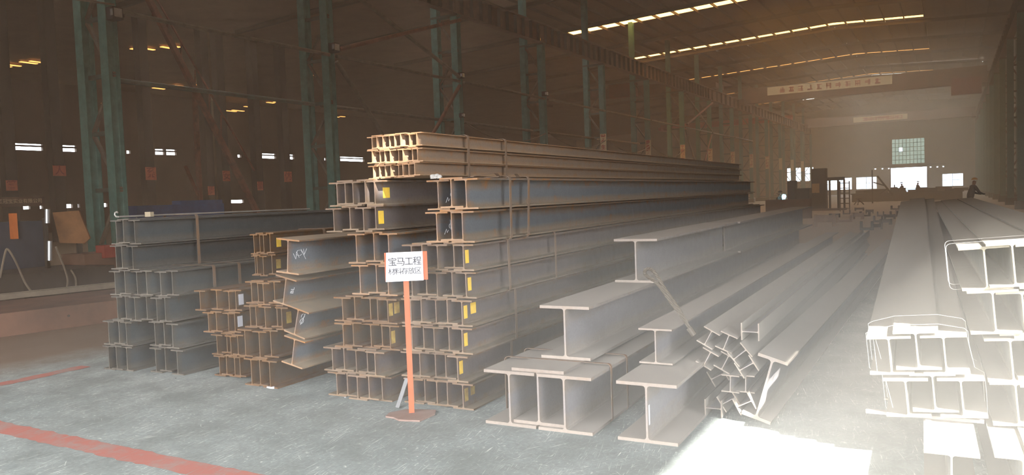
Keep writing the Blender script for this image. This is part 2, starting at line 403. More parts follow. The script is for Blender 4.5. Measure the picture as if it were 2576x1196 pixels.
for b in BANDS:                                     # the sheet beside the translucent strips
    h = BW.get(b, .55)
    for xa, xb in ((LEFT_X - 0.3, -30.5), (-2.0, RIGHT_X + 0.3)):
        za, zb = roof_z(xa) + 0.12, roof_z(xb) + 0.12
        m.poly([(xa, b - h, za), (xb, b - h, zb), (xb, b + h, zb), (xa, b + h, za), (xa, b - h, za + .06), (xb, b - h, zb + .06), (xb, b + h, zb + .06), (xa, b + h, za + .06)],
               [(0, 3, 2, 1), (4, 5, 6, 7), (0, 1, 5, 4), (1, 2, 6, 5), (2, 3, 7, 6), (3, 0, 4, 7)])
struct(m.build('ceiling', roof_m))
for bi, b in enumerate(BANDS):
    h = BW.get(b, .55); e = struct(empty('window_%d' % (bi + 1), (0, b, 15)))
    for i in range(19):
        if bi < 3 and i < 6: continue
        xa, xb = -30.5 + i * 1.5, -30.5 + i * 1.5 + 1.5
        if (xa + xb) / 2 > -9 > xa: pass
        za, zb = roof_z(xa) + 0.14, roof_z(xb) + 0.14
        mm = MB().poly([(xa, -h, za - 15), (xb, -h, zb - 15), (xb, h, zb - 15), (xa, h, za - 15), (xa, -h, za - 14.97), (xb, -h, zb - 14.97), (xb, h, zb - 14.97), (xa, h, za - 14.97)],
                       [(0, 3, 2, 1), (4, 5, 6, 7), (0, 1, 5, 4), (1, 2, 6, 5), (2, 3, 7, 6), (3, 0, 4, 7)])
        mm.build('skylight_pane', SKYL if bi in (3, 4) else SKYL2, e)
SKYFILL = emit_mat('added_fill_glow', (1.0, 0.90, 0.76, 1), 9.0)  # neutral glow for made-up strips that brighten the far hall
for bi, (y0, y1) in enumerate([(v + 1.1, v + 2.1 + .08 * i) for i, v in enumerate((74.75, 83.75, 92.95, 101.75, 110.75, 119.75, 128.75))]):  # added fill strips, kept out of sight behind the rafters
    e = struct(empty('window_%d' % (41 + bi), (-9, (y0 + y1) / 2, 15))); h = (y1 - y0) / 2
    for xa, xb in ((-20.5, -9), (-9, 2.5)):
        za, zb = roof_z(xa) + .085 - 15, roof_z(xb) + .085 - 15
        MB().poly([(xa + 9, -h, za), (xb + 9, -h, zb), (xb + 9, h, zb), (xa + 9, h, za), (xa + 9, -h, za + .025), (xb + 9, -h, zb + .025), (xb + 9, h, zb + .025), (xa + 9, h, za + .025)],
                  [(0, 3, 2, 1), (4, 5, 6, 7), (0, 1, 5, 4), (1, 2, 6, 5), (2, 3, 7, 6), (3, 0, 4, 7)]).build('skylight_pane', SKYFILL, e)
# small yellowed panes far over the other bays
for i, (px, py, wpx) in enumerate([(20, 165, 45), (85, 157, 46), (360, 124, 42), (430, 118, 30), (410, 222, 36), (440, 217, 28), (590, 279, 40), (632, 268, 22), (272, 259, 14), (505, 213, 16), (782, 190, 12), (855, 294, 18), (690, 258, 26)]):
    z = 13.4
    for _ in range(6):
        p = at_z(px, py, z); z = max(roof_z(p.x), 12.9)
    p = at_z(px, py, z - 0.02)
    if p.x < LEFT_X + 2:
        v = ray(px, py); t = (LEFT_X + 2) / v.x; p = EYEP + v * t
    dpt = (p - EYEP).dot(FW); L = wpx * dpt / FPX
    e = struct(empty('window_%d' % (10 + i), p)); MB().box((-.62, -L * .55, -.02), (-.3, L * .35, .02)).box((.2, -L * .35, -.02), (.5, L * .55, .02)).build('skylight_pane', SKYL2, e)

# far gate and windows
def glazed(name, x0, x1, z0, z1, nx, nz, fmat, pmat, skip=()):
    e = struct(empty(name, ((x0 + x1) / 2, FAR_Y, z0)))
    w, h = x1 - x0, z1 - z0; f = MB(); g = MB()
    for i in range(nx + 1):
        x = -w / 2 + w * i / nx; f.box((x - .035, -.05, 0), (x + .035, .05, h))
    for j in range(nz + 1):
        z = h * j / nz; f.box((-w / 2, -.045, z - .035), (w / 2, .045, z + .035))
    for i in range(nx):
        for j in range(nz):
            if (i, j) in skip: continue
            xa, xb = -w / 2 + w * i / nx, -w / 2 + w * (i + 1) / nx; za, zb = h * j / nz, h * (j + 1) / nz
            g.box((xa, -.004, za), (xb, .004, zb))
    f.build('window_frame', fmat, e); g.build('glazing', pmat, e); return e
glazed('window_30', *BIGWIN[:2], *BIGWIN[2:], 9, 6, dark_m, PANE, skip={(2, 3)})
for i, hwin in enumerate(FARWIN): glazed('window_%d' % (31 + i), *hwin, 2, 2, dark_m, PANEC)
d = struct(empty('door_1', ((GATE[0] + GATE[1]) / 2, FAR_Y - 0.2, 0)))
MB().box((-2.95, -.1, 4.35), (2.95, .1, 4.62)).box((-2.95, -.1, 0), (-2.75, .1, 4.35)).box((2.75, -.1, 0), (2.95, .1, 4.35)).build('door_frame', girder_m, d)
MB().box((-5.6, -.25, 4.66), (5.6, -.15, 4.78)).build('door_rail', dark_m, d)
for hx, nm in ((RIGHT_X + 0.1, 'door_2'),):
    d = struct(empty(nm, (hx, (SIDE_Y0 + SIDE_Y1) / 2, 0)))
    hw = (SIDE_Y1 - SIDE_Y0) / 2
    MB().box((-.14, -hw - .12, 0), (.14, -hw, SIDE_Z)).box((-.14, hw, 0), (.14, hw + .12, SIDE_Z)).box((-.14, -hw - .12, SIDE_Z), (.14, hw + .12, SIDE_Z + .15)).build('door_frame', dark_m, d)

# floor lines
a0, a1 = at_z(-60, 1078), at_z(640, 1197)
def floor_line(name, x0, x1, y0, y1):
    rr = random.Random(5); n = int(max(x1 - x0, y1 - y0) / .06); a = []; b = []; lx = (x1 - x0) > (y1 - y0)
    for i in range(n + 1):
        t = i / n; j0, j1 = rr.uniform(-.012, .012), rr.uniform(-.012, .012)
        if lx: a.append((x0 + (x1 - x0) * t, y0 + j0, .0022)); b.append((x0 + (x1 - x0) * t, y1 + j1, .0022))
        else: a.append((x0 + j0, y0 + (y1 - y0) * t, .0022)); b.append((x1 + j1, y0 + (y1 - y0) * t, .0022))
    m = MB(); m.poly(a + b, [(i, i + 1, n + 2 + i, n + 1 + i) for i in range(n)]); struct(m.build(name, line_m))
floor_line('trim_1', -13, -1.2, 3.0, 3.19)
floor_line('trim_2', -7.97, -7.8, 3.19, 4.75)

#==================================================================== columns
NCOL = 15
COLY = [13.85 + 9.0 * i for i in range(NCOL)]
CIN, COUT = -20.9, -22.05
def make_column(x_in, x_out, name_label, z_top=10.5, pan=9.6):
    """two-legged lattice crane column, origin at the foot of the leg that faces the hall"""
    root = empty('lattice_column', (x_in, 0, 0)); s = x_out - x_in
    MB().ibar((0, 0, 0), (0, 0, z_top), 0.34, 0.36, .014, .02, up=(0, 1, 0)).build('inner_leg', teal, root)
    MB().ibar((s, 0, 0), (s, 0, z_top + 4.6), 0.34, 0.36, .014, .02, up=(0, 1, 0)).build('outer_leg', teal, root)
    zs = [0.6 + 1.65 * i for i in range(7)]
    for z in zs: MB().bar((0, 0.1, z), (s, 0.1, z), .1, .12).build('lacing_bar', teal_dark, root)
    for i in range(6):
        p, q = ((0, 0.1, zs[i]), (s, 0.1, zs[i + 1])) if i % 2 else ((s, 0.1, zs[i]), (0, 0.1, zs[i + 1]))
        MB().bar(p, q, .09, .1).build('diagonal', strut_m, root)
    lo, hi = min(0, s), max(0, s)
    MB().box((lo - .3, -.3, 0), (hi + .3, .3, .45)).build('plinth', teal_dark, root)
    MB().box((lo - .2, -.2, z_top - .05), (hi + .25, .2, z_top + .05)).build('cap_plate', teal_dark, root)
    return root
proto = make_column(CIN, COUT, '')
for i, y in enumerate(COLY):
    o = proto if i == 0 else copy_tree(proto)
    o.location = (CIN, y, 0)
    tag(o, 'teal lattice crane column, %s from the camera in the row behind the stacks' % ORD[i], 'column', 'lattice columns behind the stacks')
proto_r = make_column(3.2, 4.2, '')
for i, y in enumerate(COLY[2:]):
    o = proto_r if i == 0 else copy_tree(proto_r)
    o.location = (3.2, y, 0)
    tag(o, 'teal lattice crane column along the long green wall, %s from the camera' % ORD[i], 'column', 'lattice columns along the green wall')

# crane girders with stiffeners and rail
def crane_girder(x, y0, y1, label, nst):
    r = empty('crane_girder', (x, y0, 10.57)); L = y1 - y0
    MB().ibar((0, 0, .54), (0, L, .54), 1.08, 0.42, .016, .03).build('girder_body', girder_m, r)
    for i in range(nst):
        y = (i + .5) * L / nst
        for sd in (-1, 1): MB().box((sd * .012, y - .012, .035), (sd * .19, y + .012, 1.045)) .build('stiffener', dark_m, r)
    MB().bar((0, 0, 1.13), (0, L, 1.13), .1, .1).build('crane_rail', dark_m, r)
    return tag(r, label, 'girder', 'crane girders')
for i in range(0, NCOL - 1):
    y0, y1 = COLY[i] + .02, COLY[i + 1] - .02
    crane_girder(CIN, y0, y1, 'ribbed crane girder spanning %s and %s columns behind the stacks' % (ORD[i], ORD[i + 1]), 10 if i < 7 else 5)
for i in range(3, NCOL - 1):
    y0, y1 = COLY[i] + .02, COLY[i + 1] - .02
    crane_girder(3.2, y0, y1, 'ribbed crane girder on %s and %s columns of the green wall' % (ORD[i - 2], ORD[i - 1]), 4)

# rafters, upper posts and purlins
for i, y in enumerate(COLY):
    if i < 2: continue
    r = empty('roof_rafter', (-9, y - 2.1, 15))
    for xa, xb in ((-44, -9), (-9, 4.4)):
        MB().ibar((xa + 9, 0, roof_z(xa) - 15.2), (xb + 9, 0, roof_z(xb) - 15.2), .3, .26, .012, .018).build('rafter_half', purlin_m, r)
    tag(r, 'dark steel roof rafter over the %s column behind the stacks' % ORD[i], 'rafter', 'roof rafters')
for i in range(23):
    x = -30.5 + 1.5 * i
    if x > 4.4: continue
    o = MB().box((-.035, 20, -.2), (.035, FAR_Y - .3, 0)).build('roof_purlin', purlin_m, None, (x, 0, roof_z(x) + .11))
    tag(o, 'thin steel roof purlin running the hall length, %s from the outer side' % (ORD[i] if i < 20 else ['twenty-first', 'twenty-second', 'twenty-third', 'twenty-fourth'][i - 20]), 'purlin', 'roof purlins')

# longitudinal struts and bracing between the columns
def strut(p, q, r, label, mat=strut_m, grp='struts between the columns'):
    p, q = Vector(p), Vector(q)
    o = MB().rod((0, 0, 0), q - p, r, 8).build('bracing_strut', mat, None, p)
    return tag(o, label, 'strut', grp)
xb = CIN + .25
for i in range(0, 9):
    y0, y1 = COLY[i] + .2, COLY[i + 1] - .2
    strut((xb, y0, 7.3), (xb, y1, 7.3), .07, 'upper round strut from %s to %s lattice column' % (ORD[i], ORD[i + 1]))
    if i < 5: strut((xb - .9, y0, 5.5), (xb - .9, y1, 5.5), .075, 'lower pale strut from %s to %s lattice column' % (ORD[i], ORD[i + 1]), teal_dark if i == 0 else strut_m)
for i in (1, 6):
    y0, y1 = COLY[i] + .2, COLY[i + 1] - .2; ym = (y0 + y1) / 2
    n = 'between %s and %s columns' % (ORD[i], ORD[i + 1])
    strut((xb + .16, y0, 7.55), (xb + .16, y1, 10.2), .085, 'rusty cross brace rising away ' + n, rust_m)
    strut((xb + .02, y0, 10.3), (xb + .02, y1, 7.5), .085, 'pale cross brace falling away ' + n)
    strut((xb, y0, 7.1), (xb, ym - .3, 3.0), .085, 'pale knee brace on the near side ' + n)
    strut((xb, y1, 7.1), (xb, ym + .3, 3.0), .085, 'rusty knee brace on the far side ' + n, rust_m)
# sagging cables
def sag(p, q, d, r, label):
    p, q = Vector(p), Vector(q)
    o = MB().tube([(q - p) * (t / 12) - Vector((0, 0, 4 * d * (t / 12) * (1 - t / 12))) for t in range(13)], r, 6).build('power_cable', strut_m, None, p)
    return tag(o, label, 'cable', 'cables between the columns')
for i in range(2, 6):
    sag((xb, COLY[i] + .2, 5.35), (xb, COLY[i + 1] - .2, 5.3), .7, .025, 'thin sagging cable from %s to %s lattice column' % (ORD[i], ORD[i + 1]))
sag((xb + .1, COLY[0] - 8.8, 7.6), (xb + .1, COLY[0], 7.45), .2, .03, 'rope cable reaching the first lattice column from outside')

# flood lights
def flood(p, label, s=1.0, lit=False):
    r = empty('flood_light', p)
    MB().box((-.22 * s, -.16 * s, -.18 * s), (.16 * s, .16 * s, .16 * s)).build('housing', dark_m if not lit else brown_m, r)
    MB().box((.06 * s, -.17 * s, -.09 * s), (.165 * s, -.161 * s, .09 * s)).box((.161 * s, -.12 * s, -.12 * s), (.17 * s, .12 * s, .12 * s)).build('lens', chrome, r)
    MB().box((-.05 * s, .16 * s, -.05 * s), (.0, .3 * s, .05 * s)).build('bracket', dark_m, r)
    return tag(r, label, 'lamp', 'flood lights on the columns')
flood(at_x(288, 34, CIN + .3), 'boxy flood light high on the first lattice column')
flood(at_x(840, 120, CIN + .3), 'boxy flood light high on the second lattice column', 1.0)
flood(at_x(1160, 190, CIN + .3), 'small flood light on the third lattice column, upper one', .8)
flood(at_x(1163, 290, CIN + .3), 'small flood light on the third lattice column, lower one', .6)
flood(at_x(1372, 236, CIN + .3), 'small flood light on the fourth lattice column', .8)

# column signs
for i in range(4, 14):
    y = COLY[i] - .22
    z0, z1 = (4.15, 5.75)
    r = empty('column_sign', (CIN + .08, y, z0))
    MB().box((-.22, -.02, 0), (.22, 0, z1 - z0)).build('board', cream, r)
    if i < 11:
        w = ['安全生产', '质量第一', '文明施工', '安全第一', '预防为主', '生产有序', '管理规范'][i - 4]
        for kk, ch in enumerate(w): text_mesh(ch, .34, red_p, 'lettering', r, (0, -.024, 1.4 - kk * .37), (math.pi / 2, 0, 0), bold=.012)
    tag(r, 'narrow cream board with red characters on the %s lattice column' % ORD[i], 'sign', 'boards on the columns')

# bridge cranes
def bridge_crane(y, x0, x1, z0, z1, mat, label, sign=None, trolley=None):
    r = empty('bridge_crane', ((x0 + x1) / 2, y, z0)); w = (x1 - x0) / 2; h = z1 - z0
    MB().box((-w, 0, 0), (w, .7, h)).build('bridge_girder', mat, r)
    for sx in (-w, w - .5): MB().box((sx, -1.2, -.1), (sx + .5, 2.2, .45)).build('end_carriage', mat, r)
    if sign:
        sx0, sx1, sz0, sz1 = sign
        b = MB().box((sx0 - (x0 + x1) / 2, -.06, sz0 - z0), (sx1 - (x0 + x1) / 2, -.01, sz1 - z0)).build('sign_panel', cream, r)
        n = 11; rr = random.Random(int(y))
        for q in range(n):
            cx = sx0 - (x0 + x1) / 2 + 1.6 + q * (sx1 - sx0 - 2) / n
            m = MB()
            for _ in range(3):
                a = rr.uniform(-.22, .22); c = rr.uniform(-.25, .25)
                m.box((cx - .26, -.075, (sz0 + sz1) / 2 - z0 + c - .04), (cx + .26, -.06, (sz0 + sz1) / 2 - z0 + c + .04)); m.box((cx + a - .04, -.075, (sz0 + sz1) / 2 - z0 - .28), (cx + a + .04, -.06, (sz0 + sz1) / 2 - z0 + .28))
            m.build('lettering', redsign, b)
    if trolley:
        tx, tw, tz, th = trolley
        MB().box((tx - tw / 2 - (x0 + x1) / 2, -1.0, tz - z0), (tx + tw / 2 - (x0 + x1) / 2, -.1, tz + th - z0)).build('hoist_trolley', plain('dull_red_hoist', rgb(112, 56, 46), .8), r)
    return tag(r, label, 'crane')
bridge_crane(90.0, -20.7, 3.0, 11.25, 12.95, brown_m, 'brown bridge crane with a long pale lettered panel across the hall', (-17.9, -5.4, 11.95, 12.85), (1.2, 2.6, 10.2, 1.6))
bridge_crane(134.0, -20.7, 3.0, 11.2, 12.6, brown_m, 'distant bridge crane near the back wall', (-13.6, -6.0, 11.5, 12.3))
a = at_x(1540, 222, -33.0)
bridge_crane(min(COLY, key=lambda v: abs(v - a.y)) - .3, -44, -22.15, a.z - .6, a.z + .5, brown_m, 'dark bridge crane with red trolley in the neighbouring bay', None, (-33.0, 3.2, a.z - .7, 1.5))
a = at_x(1815, 312, -33.0)
bridge_crane(min(COLY, key=lambda v: abs(v - a.y)) - .3, -44, -22.15, a.z - .2, a.z + .7, red_p, 'red bridge crane far down the neighbouring bay')

#==================================================================== steel beams
_BM = {}
def beam_mesh(H, B, tw, tf, L, kind):
    key = (round(H, 3), round(B, 3), L, kind)
    if key not in _BM:
        me = MB().prism([(-x, y) for x, y in iprof(H, B, tw, tf)][::-1], (0, 0, 0), (0, L, 0)).mesh('steel_beam')
        me.materials.append(steel(kind, H)); _BM[key] = me
    return _BM[key]
def beam(e, z, H, B, kind, label, group, A=5.0, L=12.0, roll=0.0, yaw=0.0, tw=None, tf=None, pitch=0.0):
    """a rolled H section; e, z give the middle of its near end"""
    tf = tf or (0.0125 if H < .3 else 0.021); tw = tw or (0.0085 if H < .3 else 0.013)
    if H < .13: tf, tw = .008, .006
    o = link('steel_beam', beam_mesh(H, B, tw, tf, L, kind)); o.location = P(e, A, z)
    o.rotation_euler = (pitch, roll, -AL + yaw)
    return tag(o, label, 'steel beam', group)
SIDE = {'n': 0}
def paper(par, y, z, w, h, mat, tw, rot=0.0, sx=1):
    m = MB().box((sx * (tw / 2 + .0005), y, z - h / 2), (sx * (tw / 2 + .002), y + w, z + h / 2))
    o = m.build('paper_tag', mat, par); o.rotation_euler = (rot, 0, 0)
    o['label'] = {yellow_p: 'yellow paper tag', white_p: 'white paper tag', oldtag_p: 'faded yellow tag'}[mat]
    return o
TONE = {'grey': 'dark grey', 'rusty': 'rusty', 'brown': 'brownish', 'blue': 'blue-grey', 'orange': 'rusty', 'dusty': 'dusty', 'sunny': 'dusty'}
def row(name, rown, es, base, H, B, kind, A=5.0, jit=.03, up0=0, L=12.0, roll=0.0, pivot=None, yaw=0.0, group=None, tone='', tags=(), pitch=0.0, lift=None):
    out = []; rr = random.Random(sum(map(ord, rown)) * 7919 + abs(round(es[0] * 1000))); tf = 0.013 if H < .3 else .0215
    if H < .13: tf = .0085
    tf = lift or tf; n = len(es)
    for i, e in enumerate(es):
        z = base + H / 2 + (tf if (i + up0) % 2 else 0)
        ee, zz = e, z
        if pivot:
            de, dz = e - pivot[0], z - pivot[1]; c, s_ = math.cos(roll), math.sin(roll)
            ee, zz = pivot[0] + de * c + dz * s_, pivot[1] - de * s_ + dz * c
        pos = ORD[i] + ' from left' if i < n - 1 else 'last at right'
        lab = '%s H beam, %s, %s of %s' % (tone or TONE[kind], pos, rown, name)
        out.append(beam(ee, zz, H, B, kind, lab, group or ('beams of ' + name), A + rr.uniform(-jit, jit), L, roll, yaw, pitch=pitch))
    for (i, y, zc, w, h, mat) in tags: paper(out[i], y, zc, w, h, mat, .0075 if H < .3 else .011)
    return out
TONE = {'grey': 'dark grey', 'rusty': 'rusty', 'brown': 'brownish', 'blue': 'blue-grey', 'orange': 'rusty', 'dusty': 'dusty', 'sunny': 'dusty'}
# --- dark grey stack furthest left
N1 = 'outermost dark stack'
R = 0.2545
row(N1, 'bottom row', [-7.328, -7.183, -7.078], 0, .244, .175, 'grey', 4.97)
row(N1, 'second row', [-7.31, -7.162, -7.055], R, .244, .175, 'grey', 4.97)
row('dark stack beside rusty bundles', 'bottom row', [-6.711, -6.605, -6.393], 0, .244, .175, 'grey', 5.05)
row('dark stack beside rusty bundles', 'second row', [-6.75, -6.613, -6.452], R, .244, .175, 'grey', 5.05)
row(N1, 'wide third row', [-7.174, -7.05, -6.925, -6.782, -6.60, -6.48], 2 * R, .244, .175, 'grey', 5.0)
row(N1, 'wide fourth row', [-7.184, -7.035, -6.905, -6.699, -6.559, -6.388], 3 * R, .244, .175, 'grey', 5.0)
row(N1, 'fifth row', [-7.20, -7.045, -6.906], 4 * R, .244, .175, 'grey', 5.0)
row(N1, 'top row', [-7.177, -7.029, -6.884], 5 * R, .244, .175, 'grey', 5.0)
# --- small rusty stack with white tags
N2 = 'white-tagged rusty stack'
row(N2, 'bottom row', [-5.899, -5.81, -5.719, -5.638], .012, .194, .15, 'rusty', 5.1)
row(N2, 'second row', [-5.891, -5.805, -5.704, -5.616], .219, .194, .15, 'rusty', 5.1)
row(N2, 'third row', [-5.996, -5.89, -5.762, -5.666], .426, .194, .15, 'rusty', 5.1, tags=[(-1, .03, .0, .06, .10, white_p)])
row(N2, 'top row', [-6.08, -5.882, -5.754, -5.637], .633, .194, .15, 'rusty', 5.1, tags=[(-1, .03, .0, .06, .10, white_p)])
# --- taller rusty stack
N3 = 'rusty stack beside askew beams'
row(N3, 'bottom row', [-5.335, -5.21, -5.094], 0, .244, .175, 'rusty', 4.95, tone='large rusty')
row(N3, 'second row', [-5.356, -5.206, -5.09], .2565, .244, .175, 'rusty', 4.95, up0=1, tone='large rusty')
row(N3, 'third row', [-5.297, -5.203, -5.102, -5.0, -4.905], .527, .2, .15, 'rusty', 4.95, tags=[(-1, .05, .0, .06, .10, oldtag_p)])
row(N3, 'top row', [-5.296, -5.2, -5.098, -5.0], .739, .2, .15, 'rusty', 4.95)
N3b = 'tagged bundle behind askew beams'
row(N3b, 'lower row', [-5.80, -5.73, -5.66, -5.575], .925, .2, .1, 'rusty', 5.5, tags=[(-1, .05, .0, .06, .09, oldtag_p)])
row(N3b, 'upper row', [-5.80, -5.72, -5.657, -5.573], 1.135, .2, .1, 'rusty', 5.5, tags=[(-1, .08, .0, .06, .09, yellow_p)])
# --- leaning single beams
G4 = 'single beams stacked askew'
s4 = [beam(-4.712, .364, .24, .235, 'blue', 'blue-grey slanting beam at the bottom of the askew pile', G4, 4.85, 12, math.radians(11.5)),
      beam(-4.64, .626, .235, .235, 'blue', 'blue-grey slanting beam second up in the askew pile', G4, 4.83, 12, math.radians(15)),
      beam(-4.774, .881, .24, .235, 'blue', 'blue-grey slanting beam third up in the askew pile', G4, 4.85, 12, math.radians(12)),
      beam(-4.67, 1.18, .29, .25, 'blue', 'big beam with rust-orange foot topping the askew pile', G4, 4.8, 12, math.radians(5), tf=.013)]
row('pair under the askew beams', 'only row', [-4.83, -4.62], 0, .24, .175, 'grey', 5.6)
# --- stack behind the sign
N5 = 'tall stack behind sign stand'
row(N5, 'bottom row', [-4.332, -4.21, -4.08, -3.965, -3.86], 0, .2, .19, 'brown', 4.92)
row(N5, 'second row', [-4.346, -4.22, -4.09, -3.975, -3.87], .213, .2, .19, 'brown', 4.90)
row(N5, 'third row', [-4.20, -4.095, -3.95, -3.842, -3.74], .426, .2, .18, 'rusty', 4.92, tags=[(-1, .01, .0, .05, .1, oldtag_p)])
row(N5, 'fourth row', [-4.197, -4.09, -3.945, -3.838, -3.737], .639, .2, .18, 'rusty', 4.92, tags=[(-1, .01, .01, .05, .1, oldtag_p), (-1, .08, .015, .07, .09, oldtag_p)])
row(N5, 'fifth row', [-4.05, -3.888, -3.758], .856, .243, .175, 'blue', 4.95)
row(N5, 'sixth row', [-4.05, -3.888, -3.746], 1.112, .243, .175, 'blue', 4.95)
row(N5, 'seventh row', [-4.268, -4.11, -3.955, -3.859], 1.369, .198, .165, 'brown', 4.95, tags=[(-1, .03, .0, .07, .105, yellow_p)])
row(N5, 'top row', [-4.247, -4.145, -4.05, -3.948, -3.856], 1.579, .198, .165, 'brown', 4.95, tags=[(-1, .1, .0, .09, .085, yellow_p)])
# --- bundle of slim beams on top
N0 = 'sunlit slim bundle'
r1 = [-3.9, -3.841, -3.781, -3.722, -3.663, -3.6, -3.54, -3.478]
for k_, nm in ((0, 'bottom row'), (1, 'middle row'), (2, 'top row')):
    row(N0, nm, [e + [.0, .012, -.004][k_] for e in r1], 1.79 + .1165 * k_, .106, .1, 'orange', 5.0, tone='slim rusty', jit=.025, up0=k_ % 2)
# --- wide stack right of the sign
N6 = 'wide yellow-tagged stack'
tg = lambda mat=yellow_p, y=.02: [(-1, y, 0.005, .05, .1, mat)]
row(N6, 'bottom row', [-3.575, -3.475, -3.362, -3.245, -3.11], 0, .2, .185, 'brown', 4.97, tags=tg(oldtag_p) + [(-1, .11, .02, .06, .075, oldtag_p)])
row(N6, 'second row', [-3.59, -3.486, -3.372, -3.255, -3.137], .213, .2, .185, 'brown', 4.97, tags=tg())
row(N6, 'third row', [-3.555, -3.455, -3.345, -3.217, -3.099], .426, .2, .18, 'brown', 4.97, tags=tg())
row(N6, 'fourth row', [-3.555, -3.455, -3.345, -3.217, -3.089], .639, .2, .18, 'brown', 4.97, tags=tg() + [(-1, .12, .02, .08, .085, yellow_p)])
row(N6, 'fifth row', [-3.523, -3.418, -3.293, -3.163, -3.055], .852, .2, .18, 'brown', 4.96, tags=tg())
row(N6, 'sixth row', [-3.515, -3.407, -3.282, -3.15, -3.045], 1.065, .2, .18, 'brown', 4.95, tags=tg())
yw = math.radians(1.2)
six = row(N6, 'seventh row', [-3.285, -3.145, -3.035], 1.278, .235, .2, 'blue', 4.95, yaw=yw, tone='big blue-grey') + \
      row(N6, 'top row', [-3.251, -3.123, -2.99], 1.527, .228, .2, 'blue', 4.95, yaw=yw, tone='big blue-grey')
# --- large dusty beams in front
G7 = 'large dusty beams in the front group'
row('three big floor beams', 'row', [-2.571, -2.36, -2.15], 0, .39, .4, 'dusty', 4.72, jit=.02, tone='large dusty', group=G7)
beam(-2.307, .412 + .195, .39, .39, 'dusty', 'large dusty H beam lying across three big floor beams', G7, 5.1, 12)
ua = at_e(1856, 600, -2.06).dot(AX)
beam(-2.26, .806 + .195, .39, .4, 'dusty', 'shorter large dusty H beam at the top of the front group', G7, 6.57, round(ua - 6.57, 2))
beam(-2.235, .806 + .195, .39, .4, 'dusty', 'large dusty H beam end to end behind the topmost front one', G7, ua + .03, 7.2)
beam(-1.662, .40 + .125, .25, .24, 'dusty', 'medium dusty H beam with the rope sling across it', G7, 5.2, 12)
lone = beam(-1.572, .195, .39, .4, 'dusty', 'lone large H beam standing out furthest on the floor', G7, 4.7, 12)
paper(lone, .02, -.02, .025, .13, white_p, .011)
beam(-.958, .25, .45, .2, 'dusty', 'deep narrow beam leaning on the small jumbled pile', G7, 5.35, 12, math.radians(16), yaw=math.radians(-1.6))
# --- jumbled pile of small beams
G8 = 'small beams in the jumbled pile'
pile = [(-1.332, .575, 28, 'topmost at the left of the jumbled pile'), (-1.215, .545, 22, 'second along the top of the jumbled pile'),
        (-1.058, .62, 90, 'lying on its side across the top of the jumbled pile'), (-1.118, .47, 50, 'tipped over below the sideways one'),
        (-1.35, .42, 28, 'third down at the left of the jumbled pile'), (-1.232, .395, 27, 'in the middle of the jumbled pile, tilted'),
        (-1.075, .39, 58, 'lying slanted against the leaning deep beam'), (-1.193, .255, 2, 'standing upright low in the pile'),
        (-1.095, .255, 1, 'standing upright beside the leaning deep beam'), (-1.33, .25, 60, 'dark and set back at the left of the pile'),
        (-1.315, .07, 90, 'on its side at the floor, outer end of the pile'), (-1.215, .125, 58, 'slanting at the floor in the pile'),
        (-1.095, .13, 62, 'slanting at the floor by the deep beam foot')]
for i, (e, z, r, t) in enumerate(pile):
    beam(e, z, .122, .122, 'dusty', 'small beam ' + t, G8, 5.36 + (.25 if 'set back' in t else .03 * (i % 3)), 12, math.radians(r), tf=.009, tw=.0065, yaw=-.002)
# --- bundles in the sun at the right
RO = math.radians(-4.5)
N9 = 'sunlit bundle'
pv = (-.02, .28)
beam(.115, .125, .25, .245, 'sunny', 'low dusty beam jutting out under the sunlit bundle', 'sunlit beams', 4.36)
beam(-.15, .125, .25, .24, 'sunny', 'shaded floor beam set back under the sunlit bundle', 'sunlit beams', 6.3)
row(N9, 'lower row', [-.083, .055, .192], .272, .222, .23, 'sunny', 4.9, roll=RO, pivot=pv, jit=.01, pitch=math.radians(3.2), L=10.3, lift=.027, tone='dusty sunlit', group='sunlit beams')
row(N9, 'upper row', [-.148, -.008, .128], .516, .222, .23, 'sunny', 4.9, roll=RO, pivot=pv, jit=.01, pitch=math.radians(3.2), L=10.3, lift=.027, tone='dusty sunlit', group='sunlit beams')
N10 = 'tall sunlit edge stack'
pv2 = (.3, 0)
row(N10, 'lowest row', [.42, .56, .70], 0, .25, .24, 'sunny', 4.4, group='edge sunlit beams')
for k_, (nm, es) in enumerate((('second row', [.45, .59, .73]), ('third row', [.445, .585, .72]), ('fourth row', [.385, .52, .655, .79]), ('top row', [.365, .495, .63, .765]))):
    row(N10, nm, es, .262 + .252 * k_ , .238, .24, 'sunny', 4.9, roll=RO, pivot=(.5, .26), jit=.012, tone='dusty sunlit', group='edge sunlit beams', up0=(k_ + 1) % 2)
o = MB().box((-.3, -.02, 0), (.3, .02, .018)).build('spacer_bar', steel('dusty', .25), None, P(-.01, 4.98, .2515)); o.rotation_euler = (0, 0, -AL)
tag(o, 'flat spacer bar poking out under the sunlit bundle', 'bar')
